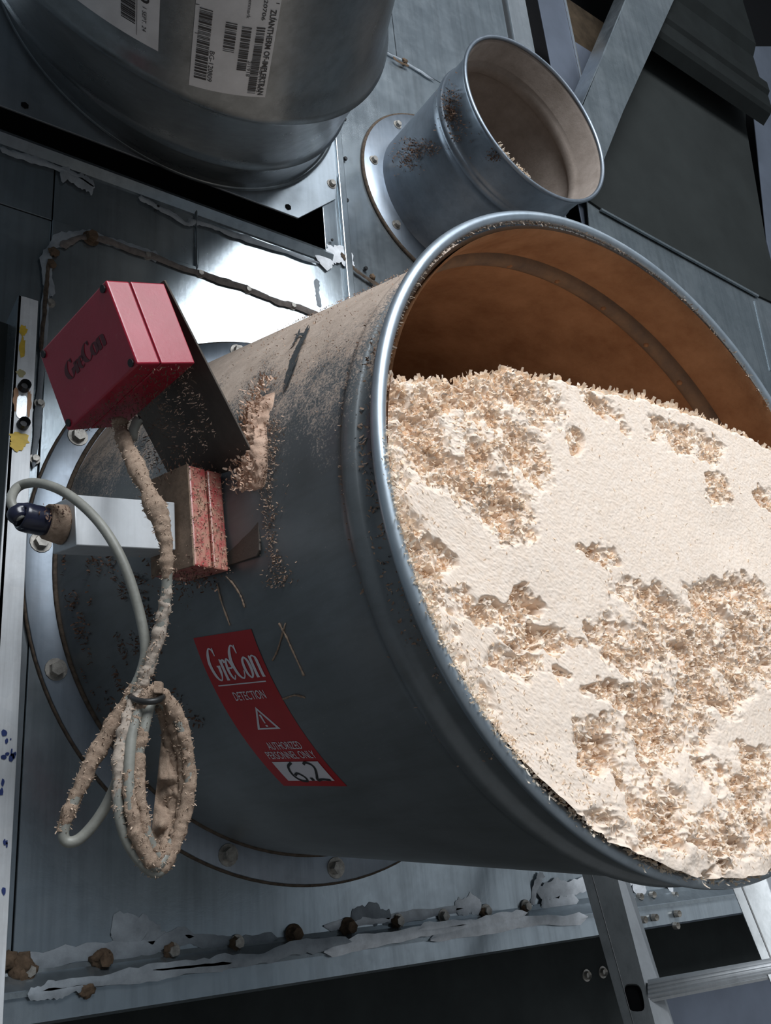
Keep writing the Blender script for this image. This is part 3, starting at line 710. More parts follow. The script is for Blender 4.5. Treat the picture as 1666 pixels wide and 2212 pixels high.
tag(prism('guide_post', [(wall_pt(0, 800)[0] - .12, -.5, NW + .05), (wall_pt(6, 800)[0] - .0, -.5, NW + .03), (wall_pt(6, 800)[0], -.5, NW + .01), (wall_pt(0, 800)[0] - .12, -.5, NW + .01)], (0, wall_pt(4, 722)[1] + .5, 0), DARKP), 'dark steel post behind the slotted aluminium angle at the left edge', 'post')

# ------------------------------------------------------------------ bracket and the two red spark detectors
AX = nrm([-.09877, .14261, -.98484])           # along the duct, into the wall
HG = np.array([.4652, .4326, -.812])           # where the bracket bends
FB = np.array([.34324, .59951, -.77560])       # back corner of the big housing
DD, AA, BB = np.array([-.92651, -.34873, .14133]), np.array([-.12438, -.07064, -.98972]), np.array([.35513, -.93456, .02207])
N1 = np.array([-.99501, 0, .09979])
brk = empty('mounting_bracket', W(HG), 'bent brown steel bracket plate on the left flank of the duct', 'bracket')
bw = .165; e_top = FB - BB * .004
dn = HG - e_top
def near(t): return e_top + dn * t
lowp = plane_pt(560, 1188, np.array([.4627, .3777, -.811]), N1)
upper = [e_top, HG - dn * .08, HG + AX * .02, HG + AX * bw, e_top + AX * bw * .9]
prism('upper_plate', [e_top, HG, HG + AX * bw, e_top + AX * bw], DD * -.0028, PLATE, brk, .0006)
prism('lower_plate', [HG, lowp, lowp + AX * .006 + np.array([0, -.006, 0]), lowp + AX * bw + np.array([0, -.012, 0]), HG + AX * bw], N1 * -.0028, PLATE, brk, .0006)
big = empty('spark_detector', W(FB + BB * .047 + AA * .074), 'larger red spark detector box on the upper part of the bracket', 'detector')
D_, A_, B_ = .0714, .1479, .0938
o_ = FB + DD * .0012
from_bm('housing', obox_bm(o_, DD * (D_ * .60 - .0004), AA * A_, BB * B_, .0016, 3), RED, big, False)
from_bm('gasket', obox_bm(o_ + DD * D_ * .58 + AA * .002 + BB * .002, DD * .004, AA * (A_ - .004), BB * (B_ - .004)), plain('dark_seal', (.05, .004, .01), .6), big)
lid = from_bm('lid', obox_bm(o_ + DD * (D_ * .60 + .0006), DD * (D_ * .40 - .0006), AA * A_, BB * B_, .0022, 3), RED, big, False)
def lidpt(u, v): return o_ + DD * (D_ + .0004) + AA * (A_ * (1 - u)) + BB * (B_ * v)
V, F = lay(grecon(.24, .78, .56, .36, .43) , lidpt)
# lettering of the lid, scratched and dark, running parallel to the lower edge
o = mesh('lettering', V, F, plain('faded_black_print', (.07, .006, .012), .5), lid)
for a_, b_ in ((.055, .06), (.945, .06), (.055, .94), (.945, .94)):
    p = lidpt(a_, b_); V, F = tube_vf([p - DD * .003, p + DD * .0012], .0042, 10); mesh('screw', V, F, BOLTD, lid)

K1 = np.array([.45268, .44203, -.87085]); ax2 = AX; HT = .1194
small = empty('spark_detector', W(K1 + N1 * .05 + np.array([0, -.06, 0])), 'smaller dusty red spark detector with an aluminium tail and cable plug', 'detector')
dn_ = np.array([.00108, -.11938, .01077]); aw = .088
from_bm('housing', obox_bm(K1, N1 * .0185, AX * aw, dn_, .002), RED_DUSTY, small)
from_bm('front_block', obox_bm(K1 + N1 * .0205, N1 * .0215, AX * aw, dn_, .002), RED_DUSTY, small)
from_bm('cover_plate', obox_bm(K1 + N1 * .0422 - AX * .0008 + np.array([0, .0008, 0]), N1 * .002, AX * (aw + .0016), dn_ * 1.012, .0004), plain('dusty_cover', (.20, .14, .10), .8, 0, .3, 60, .5), small)
Qk = K1 + AX * .018; Nk = nrm(np.cross(N1, [0, 1, 0]))
pA = [plane_pt(x, y, Qk, Nk) for x, y in ((378, 1085), (160, 1068), (165, 1178), (380, 1188))]
tail = prism('aluminium_tail', pA, AX * .056, ALU, small, .0012)
end = (pA[1] + pA[2]) / 2 + AX * .028
eu = nrm(pA[1] - pA[2])
def cyl(name, a, b, r0, r1, mat, parent, seg=20):
    return tube(name, [np.array(a), np.array(a) * .999 + np.array(b) * .001, np.array(a) * .001 + np.array(b) * .999, np.array(b)], [r0 * .9, r0, r1, r1 * .9], mat, parent, seg)
cyl('cable_gland', end, end + N1 * .018, .021, .018, DUST, small)
QC = np.array([.30, .35, -.855]); NC = nrm([-.62, 0, .785])
plug_p = [end + N1 * .014, end + N1 * .034, end + N1 * .046 + np.array([0, .002, 0]), plane_pt(46, 1122, end + N1 * .05, NC)]
tube('cable_plug', smooth_path(plug_p, 5), list(np.interp(np.linspace(0, 1, 16), [0, .15, .5, .6, 1], [.0135, .0150, .0150, .0125, .0075])), NAVY, small, 18)

# ------------------------------------------------------------------ cables hanging from the detectors
def cp(x, y, o=0.0): return plane_pt(x, y, QC + NC * o, NC)
CR = .0049
c1p = [plug_p[-1], plane_pt(24, 1082, end + N1 * .05, NC), cp(42, 1050, -.01), cp(88, 1044, .0), cp(150, 1070, .012), cp(215, 1130, .02), cp(264, 1210, .018), cp(298, 1310, .01), cp(314, 1395, .004), cp(306, 1450), cp(280, 1505), cp(243, 1568), cp(196, 1655, .004), cp(158, 1735, .006), cp(138, 1790, .006), cp(143, 1817, .004), cp(172, 1812), cp(212, 1768, -.004), cp(244, 1710, -.008), cp(268, 1640, -.010), cp(290, 1570, -.010), cp(306, 1512, -.006)]
ca = tube('signal_cable', smooth_path(c1p, 7), CR, CABLE, None, 12)
tag(ca, 'grey cable from the navy plug, curving over the aluminium tail to the bundle', 'cable')
gland0 = plane_pt(258, 912, FB + AA * .09 + BB * .09 + DD * .03, NC)
c2p = [gland0 + np.array([0, .004, 0]), gland0 + np.array([.002, -.012, 0]), cp(292, 1005, .012), cp(325, 1075, .03), cp(350, 1140, .032), cp(361, 1215, .028), cp(356, 1310, .018), cp(336, 1400, .010), cp(312, 1468, .006), cp(300, 1502, .004),
       # three turns of the coil
       cp(276, 1560, .014), cp(258, 1640, .018), cp(256, 1730, .018), cp(268, 1800, .014), cp(302, 1858, .006), cp(345, 1882, -.006), cp(388, 1800, -.018), cp(410, 1690, -.02), cp(396, 1585, -.014), cp(360, 1515, -.004),
       cp(318, 1508, .008), cp(290, 1565, .016), cp(279, 1650, .020), cp(281, 1735, .020), cp(300, 1815, .014), cp(340, 1870, .0), cp(386, 1785, -.022), cp(402, 1680, -.026), cp(386, 1590, -.02), cp(352, 1518, -.006),
       cp(330, 1512, .006), cp(312, 1570, .012), cp(297, 1650, .012), cp(302, 1740, .010), cp(322, 1815, .004), cp(352, 1856, -.008), cp(372, 1775, -.03), cp(382, 1670, -.032), cp(368, 1585, -.026), cp(345, 1520, -.008)]
cb = tube('signal_cable', smooth_path(c2p, 7), CR, CABLE, None, 12)
tag(cb, 'sawdust-caked grey cable from the larger detector, coiled into a hanging bundle', 'cable')
tt = []
for k in range(19):
    a = 2 * PI * k / 18; tt.append(cp(318 + 34 * math.cos(a), 1504 + 12 * math.sin(a), .018 * math.sin(a) + .004))
Vt, Ft = tube_vf(tt, .003, 6)
tie = empty('cable_tie', W(cp(318, 1504)), 'black cable tie round the neck of the coiled cable', 'cable tie')
mesh('strap', Vt, Ft, TIE, tie, True)
from_bm('tie_head', obox_bm(cp(336, 1500, .012), np.array([.008, 0, 0]), np.array([0, .011, 0]), NC * .007, .001), DUST, tie)
stub = [plane_pt(x, y, FB + AA * .07 + BB * .11 + DD * .02, NC) for x, y in ((286, 950), (288, 930), (295, 912), (300, 905))]
cs = tube('cable_stub', stub, .0052, CABLE, None, 12); tag(cs, 'short cut cable end with bare wires under the larger red detector', 'cable')
for dx, dy in ((-3, 1), (2, -2), (3, 3)):
    p = plane_pt(300 + dx, 905 + dy, FB + AA * .07 + BB * .11 + DD * .02, NC) + NC * .001
    V, F = tube_vf([p - NC * .004, p + NC * .0035], .0011, 6); mesh('wire_core', V, F, BOLTM if dx < 0 else INK, cs)

# ------------------------------------------------------------------ flakes and dust
def flakes(name, P, N, ln, wd, mat, parent, seed, stand=.6, curl=1.2, kind='stuff', edge=0.0):
    r = np.random.default_rng(seed); n = len(P)
    ln = r.uniform(*ln, n); wd = r.uniform(*wd, n)
    d = r.normal(size=(n, 3)); d -= N * (d * N).sum(1)[:, None]; d /= np.linalg.norm(d, axis=1)[:, None]
    lift = r.uniform(0, stand, n)[:, None]; d = d * np.cos(lift) + N * np.sin(lift)
    up0 = np.cross(d, N); sel = (r.random(n) < edge)[:, None]
    side = np.where(sel, N + r.normal(size=(n, 3)) * .3, np.cross(d, N + r.normal(size=(n, 3)) * .35)); side = side - d * (side * d).sum(1)[:, None]; side /= np.linalg.norm(side, axis=1)[:, None] + 1e-9
    up = np.cross(side, d); cv = r.uniform(.15, curl, n)
    V = np.zeros((n, 8, 3)); th = np.linspace(0, 1, 4)
    for j, t in enumerate(th):
        a = cv * t * 1.6
        c = P + d * (ln * np.sin(a) / (cv * 1.6))[:, None] + up * (ln * (1 - np.cos(a)) / (cv * 1.6))[:, None]
        w = wd * (1 - .55 * abs(t - .45)) * (.7 + .5 * r.random(n))
        V[:, 2 * j] = c + side * w[:, None] / 2; V[:, 2 * j + 1] = c - side * w[:, None] / 2
    V = V.reshape(-1, 3); Vw = np.c_[V[:, 0], -V[:, 2], V[:, 1] + EYE]
    b = (np.arange(n) * 8)[:, None, None]; q = np.array([[0, 1, 3, 2], [2, 3, 5, 4], [4, 5, 7, 6]])[None]
    o = mesh_np(name, Vw, (b + q).reshape(-1, 4), mat, parent, True)
    if kind: o['kind'] = kind
    return o

# ---- the plug of sawdust in the main duct
TX = np.array([-.40, -.38, -.277, -.207, -.10, .03, .185, .286, .34, .40]); TY = np.array([.066, .078, .106, .1335, .149, .160, .162, .146, .128, .10])
def rimxy(px, py):
    d = ray(px, py); p = d * RIM_N / d[2]; return p[0] - RIM_C[0], p[1] - RIM_C[1]
BLOBS = [  # px, py, half width, half height (px), strength: where the face has broken away into loose shavings
    (960, 880, 170, 70, 1), (1000, 960, 160, 90, 1), (1060, 1050, 80, 110, 1), (900, 940, 80, 90, .9), (1080, 1110, 40, 50, 1.3), (1110, 850, 90, 60, .8), (850, 1040, 30, 60, 1), (920, 1205, 55, 40, 1.4), (870, 1150, 40, 50, 1),
    (1300, 880, 35, 22, 1.2), (1235, 950, 16, 25, 1.1), (1350, 930, 15, 15, .9), (1480, 950, 70, 30, .8), (1550, 1050, 22, 25, 1.1), (1540, 1075, 20, 12, 1), (1655, 1080, 20, 20, .9), (1290, 1195, 32, 18, 1.2), (1310, 1212, 20, 10, 1.2),
    (1135, 1300, 30, 28, 1.2), (1050, 1325, 85, 28, .9), (970, 1290, 60, 25, .9), (1165, 1385, 75, 22, 1.1), (1110, 1440, 45, 30, .7), (1205, 1460, 20, 20, .8), (1280, 1360, 30, 22, .8),
    (1400, 1300, 70, 40, .9), (1420, 1390, 110, 70, 1), (1500, 1440, 110, 80, 1.1), (1540, 1310, 60, 50, .9), (1620, 1330, 50, 70, 1.3), (1630, 1400, 50, 60, 1.7), (1580, 1420, 40, 40, 1.4), (1390, 1420, 60, 50, 1), (1560, 1490, 60, 40, 1),
    (1310, 1490, 55, 20, .9), (1370, 1510, 60, 30, .9), (1450, 1560, 70, 50, 1.1), (1300, 1600, 60, 45, 1.2), (1290, 1650, 40, 25, 1.5), (1480, 1580, 60, 40, 1.3), (1380, 1600, 80, 50, 1),
    (1370, 1690, 50, 35, 1.2), (1410, 1740, 60, 45, 1.3), (1470, 1800, 90, 40, 1.5), (1570, 1790, 80, 50, 1.5), (1610, 1730, 40, 60, 1.2), (1530, 1680, 60, 35, .9), (1620, 1640, 40, 30, 1), (1400, 1820, 60, 20, 1.1), (1620, 1690, 40, 30, 1),
    (960, 1430, 40, 60, .6), (1020, 1530, 40, 60, .6), (900, 1330, 30, 60, .7), (1270, 1800, 60, 40, .5), (1520, 1880, 30, 20, 1.5)]
BL = []
for x, y, a, b, s in BLOBS:
    cx, cy = rimxy(x, y); ex, ey = rimxy(x + a, y); fx, fy = rimxy(x, y + b)
    BL.append((cx, cy, max(.006, math.hypot(ex - cx, ey - cy)), max(.006, math.hypot(fx - cx, fy - cy)), s))
def rough_mask(x, y):
    p = np.c_[x, y, np.zeros_like(x)]
    wx = x + .022 * (fbm(p, 38, 3, 1) - .5) + .02 * (fbm(p, 90, 2, 5) - .5); wy = y + .022 * (fbm(p, 38, 3, 2) - .5) + .02 * (fbm(p, 90, 2, 6) - .5)
    m = np.zeros_like(x)
    for cx, cy, a, b, s in BL:
        q = np.sqrt(((wx - cx) / a) ** 2 + ((wy - cy) / b) ** 2); m = np.maximum(m, s * np.clip((1.25 - q) / .45, 0, 1))
    q = fbm(p, 34, 3, 14); return m * np.clip(.45 + (q - .42) * 3.6, .15, 1)
def face_depth(x, y, m):
    p = np.c_[x, y, np.zeros_like(x)]
    r = np.hypot(x, y)
    d = .004 - .012 * (fbm(p, 7, 2, 9) - .5) + .0006 * (fbm(p, 150, 3, 3) - .5) +   .0013 * (fbm(p, 560, 2, 4) - .5)
    d = d - m * (.004 + .020 * fbm(p, 45, 3, 7) ** 1.3) + m * .006 * (fbm(p, 130, 3, 8) - .5)
    rdg = (1 - np.abs(2 * vnoise(p, 120, 15) - 1)) ** 4 + .7 * (1 - np.abs(2 * vnoise(p, 210, 16) - 1)) ** 4; d = d + m * .0085 * (rdg - .45)
    d = d - .005 * np.clip((r - .34) / .04, 0, 1) * fbm(p, 60, 2, 10) * np.clip((y + .05) / .08, 0, 1)
    low = np.clip((-y - .26) / .08, 0, 1); d = d + .013 * low * (.5 + fbm(p, 40, 2, 12))          # the plug hangs over the lower lip
    return d
saw = empty('sawdust_heap', W((RIM_C[0], RIM_C[1] - .2, RIM_N)), 'pale packed sawdust plug filling the lower part of the big duct', 'sawdust')
NX, NF, NB = 720, 580, 90
RD = .3845
xs = np.linspace(-RD + .0005, RD - .0005, NX)
top = np.interp(xs, TX, TY); pn = np.c_[xs, np.zeros(NX), np.zeros(NX)]
top = top + .016 * (fbm(pn, 40, 3, 20) - .5) + .012 * (fbm(pn, 140, 2, 21) - .5)
circ = np.sqrt(np.maximum(RD ** 2 - xs ** 2, 0)); top = np.minimum(top, circ); bot = -np.sqrt(np.maximum((RD + (.001 + .010 * fbm(np.c_[xs, xs * 0, xs * 0], 34, 3, 25)) * np.clip((.34 - np.abs(xs)) / .1, 0, 1)) ** 2 - xs ** 2, 0))
tv = np.linspace(0, 1, NF)[:, None]
X = np.repeat(xs[None], NF, 0); Y = bot[None] + (top - bot)[None] * tv
x_, y_ = X.ravel(), Y.ravel(); m_ = rough_mask(x_, y_); d_ = face_depth(x_, y_, m_).reshape(NF, NX)
edge = np.clip((tv - .985) / .015, 0, 1); d_ = d_ - .010 * edge ** 2
Vf = np.c_[x_ + RIM_C[0], y_ + RIM_C[1], RIM_N + d_.ravel()]
tb = np.linspace(0, 1, NB + 1)[1:, None]; back = .34 * tb ** 1.3
Xb = np.repeat(xs[None], NB, 0); Yb = top[None] - .42 * back * (1 - .5 * tb) + 0 * Xb
pb = np.c_[Xb.ravel(), Yb.ravel(), np.repeat(back, NX, 1).ravel()]
Yb = Yb + (.018 * (fbm(pb, 45, 3, 22) - .5)).reshape(NB, NX) * np.minimum(1, tb * 6)
Yb = np.maximum(Yb, bot[None])
sc_ = 1.0
Vb = np.c_[Xb.ravel() + RIM_C[0] - back.repeat(NX, 1).ravel() * .09, Yb.ravel() + RIM_C[1] + back.repeat(NX, 1).ravel() * .13, (RIM_N + d_[-1][None] - back).ravel()]
Va = np.concatenate([Vf, Vb]); Vw = np.c_[Va[:, 0], -Va[:, 2], Va[:, 1] + EYE]
i_, j_ = np.meshgrid(np.arange(NX - 1), np.arange(NF + NB - 1)); b_ = (j_ * NX + i_).ravel()
so = mesh_np('packed_face', Vw, np.c_[b_, b_ + 1, b_ + NX + 1, b_ + NX], SAWD, saw, True)
rg = np.random.default_rng(11)
def face_points(n, want, seed):
    r = np.random.default_rng(seed); out = []; tot = 0
    while tot < n:
        x = r.uniform(-RD, RD, 20000); y = r.uniform(-RD, .18, 20000)
        ok = (np.hypot(x, y) < RD - .002) & (y < np.interp(x, TX, TY) - .002); x, y = x[ok], y[ok]
        m = rough_mask(x, y); k = r.random(len(x)) < want(m, x, y); x, y, m = x[k], y[k], m[k]
        out.append(np.c_[x + RIM_C[0], y + RIM_C[1], RIM_N + face_depth(x, y, m)]); tot += len(x)
    return np.concatenate(out)[:n]
P1 = face_points(10000, lambda m, x, y: np.clip(m - .1, 0, 1) * .9, 31)
NN = lambda P: np.tile(np.array([0, 0, 1.]), (len(P), 1))
flakes('loose_shavings', P1, NN(P1), (.0035, .010), (.0018, .0042), SHAV, saw, 41, .5, 2.2, 'stuff', .5)
P2 = face_points(4500, lambda m, x, y: .03 + .35 * np.clip(m * 4, 0, 1) + .75 * np.clip((np.hypot(x, y) - .33) / .05, 0, 1), 32)
flakes('fine_shavings', P2, NN(P2), (.0015, .005), (.0008, .0022), SHAV, saw, 42, .3, .8)
r = np.random.default_rng(8); n = 2400
x = r.uniform(-RD + .004, RD - .004, n); y = np.minimum(np.interp(x, xs, top), np.sqrt(RD ** 2 - x ** 2)) + r.uniform(-.006, .002, n); bk = r.exponential(.02, n)
P3 = np.c_[x + RIM_C[0], y + RIM_C[1] - .25 * bk, RIM_N - .004 - bk]
flakes('crest_shavings', P3, np.tile(nrm([0, .8, .6]), (n, 1)), (.004, .012), (.003, .007), SHAV, saw, 43, .75, 1.3)
r = np.random.default_rng(9); n = 2600; a = r.uniform(math.radians(176), math.radians(385), n)
rr = r.normal(.3885, .0028, n); P4 = np.c_[RIM_C[0] + rr * np.cos(a), RIM_C[1] + rr * np.sin(a), RIM_N + .0050 + r.uniform(-.002, .003, n)]
P4 = P4[(np.sin(a) * .386 < .06)]
flakes('rim_crumbs', P4, NN(P4), (.002, .008), (.001, .003), SHAV, saw, 44, .9, 1.2)

a = r.uniform(math.radians(15), math.radians(165), 900)
P5 = np.c_[RIM_C[0] + .3855 * np.cos(a), RIM_C[1] + .3855 * np.sin(a), RIM_N + r.uniform(-.006, .002, 900)]
flakes('rim_crumbs', P5, np.c_[-np.cos(a), -np.sin(a), a * 0 + .8], (.0015, .005), (.0008, .002), wood('rim_dirt', (.20, .15, .11), (.55, .46, .38)), duct, 45, .8)

# ---- dust on the duct, in the nook behind the bracket, on the detectors and cables
def skin_points(n, smin, smax, pmin, pmax, dens, seed):
    r = np.random.default_rng(seed); P = []; N = []
    while len(P) < n:
        s = r.uniform(smin, smax); p = math.radians(r.uniform(pmin, pmax))
        if r.random() < dens(s, math.degrees(p)): P.append(MAIN.pt(s, p, .0008)); N.append((math.cos(p), math.sin(p), .05))
    return np.array(P), np.array(N)
def near_phi(c, w): return lambda s, p: math.exp(-((p - c) / w) ** 2)
s1, p1 = MAIN.hit(585, 1080); s2, _ = MAIN.hit(620, 880)
vn = lambda s, p, f, sd: float(vnoise(np.array([[s * f * 6, p * .02 * f, 0]]), 1, sd)[0])
P, N = skin_points(800, s1 - .035, s1 + .045, 166, 194, lambda s, p: math.exp(-((s - s1 + .004) / .017) ** 2) * (.15 + .9 * (vn(s, p, 8, 3) > .5)), 51)
flakes('dust_flecks', P, N, (.0014, .0042), (.0007, .0017), SHAV_B, duct, 61, .8)
P, N = skin_points(1100, .30, .59, 105, 178, lambda s, p: (vn(s, p, 7, 5) ** 2) * (.2 + .8 * (p < 160)), 52)
flakes('dust_flecks', P, N, (.001, .0032), (.0006, .0014), SHAV_B, duct, 62, .6)
P, N = skin_points(900, .592, .648, 120, 225, lambda s, p: .9 * (vn(s, p, 6, 6) > .45), 53)
flakes('dust_flecks', P, N, (.002, .006), (.001, .0025), SHAV_B, duct, 63, .6)
P, N = skin_points(800, .03, .25, 178, 215, lambda s, p: 1.0 * (vn(s, p, 10, 7) > .62), 54)
flakes('dust_flecks', P, N, (.002, .007), (.001, .003), plain('dark_dust_flecks', (.12, .07, .05), .9), duct, 64, .8)
# pile in the nook between plate and duct
nook = empty('sawdust_heap', W(MAIN.pt(s1, math.radians(165))), 'clump of old sawdust wedged between the bracket plate and the duct', 'sawdust')
sN, pN = MAIN.hit(552, 935); pN = math.degrees(pN); V = []; F = []; nu, nv = 70, 44
for j in range(nv + 1):
    for i in range(nu + 1):
        u = i / nu; v = j / nv; ph = math.radians(pN - 8 + 19 * u); hgt = (math.sin(PI * min(1, u * 1.0)) ** .7) * (math.sin(PI * v) ** .6)
        ss = sN - .026 + (.040 + .022 * float(vnoise(np.array([[u * 5.0, 3.3, 1.1]]))[0])) * v + .006 * (u - .5)
        q = MAIN.pt(ss, ph, -.001); k = float(fbm(q[None], 60, 3, 33)[0]); k2 = float(fbm(q[None], 190, 2, 34)[0])
        V.append(W(MAIN.pt(ss, ph, -.001 + hgt * (.026 * (1 - .35 * u) * (k - .18) * 1.7 + .014 * (k2 - .5)))))
for j in range(nv):
    for i in range(nu):
        a = j * (nu + 1) + i; F.append((a, a + nu + 1, a + nu + 2, a + 1))
mesh('packed_dust', V, F, dustmat('nook_dust', (.52, .35, .26), (.66, .47, .36), 70, .8), nook, True)
r = np.random.default_rng(77); P = np.array([MAIN.pt(sN + r.normal() * .012, math.radians(pN + r.uniform(-11, 11)), r.uniform(.004, .014)) for _ in range(500)])
flakes('dust_shavings', P, np.tile(nrm([-.8, .4, .4]), (len(P), 1)), (.002, .008), (.0012, .003), wood('nook_flakes', (.48, .30, .21), (.66, .48, .37)), nook, 71, 1.2)
# crusts on the cables
def crust(name, path, lo, hi, parent, seed, thick=.004, mat=DUST, t0=45):
    path = smooth_path(path, 34); m = len(path); a, b = int(lo * (m - 1)), int(hi * (m - 1)); path = path[a:b + 1]
    P = np.array(path); n = fbm(P, 160, 3, seed); n2 = fbm(P, 45, 2, seed + 3)
    k = np.arange(len(P)); env = np.minimum(1, np.minimum(k * 45. / t0, k[::-1]) / 45)
    rad = CR * .80 + (CR * .26 + thick * np.clip(.15 + 1.2 * (n2 - .3), 0, 1.0)) * env
    Vv, Ff = tube_vf(P + np.array([0, .0012, 0]), list(rad), 14)
    arr = np.array([v[:] for v in Vv]); k = (fbm(arr, 150, 4, seed + 9) - .40) * .0060
    c = np.repeat(P, 14, 0); cw = np.c_[c[:, 0], -c[:, 2], c[:, 1] + EYE]; dr = arr - cw; dr /= np.linalg.norm(dr, axis=1)[:, None] + 1e-9
    arr = arr + dr * k[:, None]
    o = mesh(name, arr, Ff, mat, parent, True); o['kind'] = 'stuff'
    r = np.random.default_rng(seed + 50); q = r.integers(0, len(arr), int(len(P) * 2.2)); wl_ = np.c_[arr[q, 0], arr[q, 2] - EYE, -arr[q, 1]]; dn = np.c_[dr[q, 0], dr[q, 2], -dr[q, 1]]
    flakes('crust_flakes', wl_, dn, (.0012, .0042), (.0005, .0014), FUZZ, parent, seed + 60, .55)
    return o
crust('sawdust_crust', c1p, .46, .68, ca, 3, .0025)
crust('sawdust_crust', c2p, .0, .14, cb, 4, .0075, DUST, 6)
crust('sawdust_crust', c2p, .14, .32, cb, 5, .0008, dustmat('pale_cable_dust', (.36, .30, .25), (.46, .39, .33), 90, .5))
for q, (lo, hi, t) in enumerate(((.36, .47, .0012), (.44, .54, .0035), (.57, .66, .0012), (.66, .76, .0035), (.79, .88, .0012), (.88, 1.0, .005))):
    crust('sawdust_crust', c2p, lo, hi, cb, 10 + q, t)
# dust bed caught in the bottom of the coil
V = []; F = []; nu, nv = 26, 44
for j in range(nv + 1):
    y = 1560 + (1880 - 1560) * j / nv
    xl = np.interp(y, [1560, 1700, 1800, 1880], [352, 338, 326, 340]); xr = np.interp(y, [1560, 1700, 1800, 1850, 1880], [378, 392, 386, 372, 352])
    for i in range(nu + 1):
        x = xl + (xr - xl) * i / nu; q = cp(x, y, -.026); k = float(fbm(q[None], 75, 3, 55)[0])
        V.append(W(cp(x, y, -.030 + .034 * (k - .3) * math.sin(PI * i / nu) ** .5 + .018 * max(0, (y - 1760) / 120))))
for j in range(nv):
    for i in range(nu):
        a = j * (nu + 1) + i; F.append((a, a + nu + 1, a + nu + 2, a + 1))
o = mesh('sawdust_crust', V, F, DUST, cb, True); o['kind'] = 'stuff'
# dust bearded under the big detector and over the bracket
r = np.random.default_rng(81)
P = np.array([FB + AA * (r.uniform(.0, .145)) + BB * (B_ + .001 + abs(r.normal()) * .002) + DD * r.uniform(.0, .068) for _ in range(700)])
flakes('dust_beard', P, np.tile(nrm([-.1, -1, .3]), (len(P), 1)), (.001, .0045), (.0005, .0013), plain('brown_fuzz', (.16, .10, .075), .95), big, 72, .7)
P = np.array([FB + AX * r.uniform(.01, .15) + BB * (B_ + r.uniform(.0, .09)) + DD * .001 for _ in range(900)])
P = P[[np.random.default_rng(i).random() < .25 + .75 * (fbm(p[None], 60, 2, 66)[0] > .5) for i, p in enumerate(P)]]
flakes('dust_beard', P, np.tile(DD, (len(P), 1)), (.0015, .006), (.0006, .0016), plain('dark_beard', (.11, .075, .058), .9), brk, 73, .9)
P = np.array([K1 + N1 * r.uniform(.0, .044) + AX * r.uniform(0, .0) - AX * .001 + dn_ * r.uniform(0, 1) for _ in range(420)])
flakes('dust_flecks', P, np.tile(-AX, (len(P), 1)), (.001, .004), (.0006, .0016), SHAV_B, small, 74, .7)
for k, (base, cnt, sp) in enumerate(((K1 + dn_ + N1 * .02 + AX * .04, 500, .028), (end + N1 * .01, 420, .014), (K1 + N1 * .03 + AX * .03, 260, .02))):
    P = np.array([base + r.normal(size=3) * sp * np.array([.8, .35, .9]) for _ in range(cnt)])
    flakes('dust_beard', P, np.tile(nrm([-.4, -.6 if k == 0 else .6, .5]), (len(P), 1)), (.0015, .006), (.0007, .002), MATS['brown_fuzz'], small, 80 + k, 1.2)
# dust on the small duct
P = []; N = []
for cx, cy, sx, sy, cnt in ((975, 236, 12, 22, 420), (905, 320, 22, 10, 260), (880, 345, 14, 14, 160), (990, 285, 20, 14, 60), (1066, 338, 8, 8, 60)):
    for _ in range(cnt):
        q = SM.hit(cx + r.normal() * sx, cy + r.normal() * sy)
        if q: P.append(SM.pt(q[0], q[1], .001)); N.append((math.cos(q[1]), math.sin(q[1]), .1))
    if len(P) > 1200: break
flakes('dust_flecks', np.array(P), np.array(N), (.002, .007), (.001, .003), plain('brown_flecks', (.17, .11, .08), .9), sduct, 91, 1.0)
a = np.radians(r.uniform(205, 262, 260)); P = np.c_[1.2509 + .192 * np.cos(a), 1.4422 + .192 * np.sin(a), NW + .303 + r.uniform(-.004, .004, 260)]
flakes('rim_crumbs', P[np.abs(np.degrees(a) - 238) < 14], NN(P)[np.abs(np.degrees(a) - 238) < 14], (.003, .008), (.001, .003), SHAV, sduct, 92, 1.0)

# ---- dusty cobweb strands on the skin of the main duct
for k, pts in enumerate((((492, 1245), (508, 1262), (524, 1288), (532, 1312)), ((606, 1345), (622, 1375), (634, 1402), (648, 1432), (660, 1458)), ((472, 1260), (482, 1300), (500, 1350)), ((620, 1345), (604, 1400), (592, 1425)), ((615, 1508), (640, 1500), (662, 1505)))):
    pp_ = [MAIN.pt(*MAIN.hit(x, y), .002) for x, y in pts]
    tube('dust_strand', smooth_path(pp_, 6), list(.0006 + .0009 * np.random.default_rng(k).random((len(pts) - 1) * 6 + 1)), DUST, duct, 5)

# ------------------------------------------------------------------ ladder leaning below the duct
RA = nrm([.278, .87, -.406]); 
la0 = ray(1303, 2072) * 1.42
Qf = la0; rung_d = nrm([.712, .10, .70]); LN = nrm(np.cross(RA, rung_d))
if LN @ ray(1400, 2000) > 0: LN = -LN
lp = lambda x, y, o=0.0: plane_pt(x, y, Qf + LN * o, LN)
lad = empty('ladder', W(la0 - RA * 1.2), 'aluminium ladder leaning under the sawdust-filled duct', 'ladder')
def on_line(xa, ya, xb, yb, y): return xa + (xb - xa) * (y - ya) / (yb - ya)
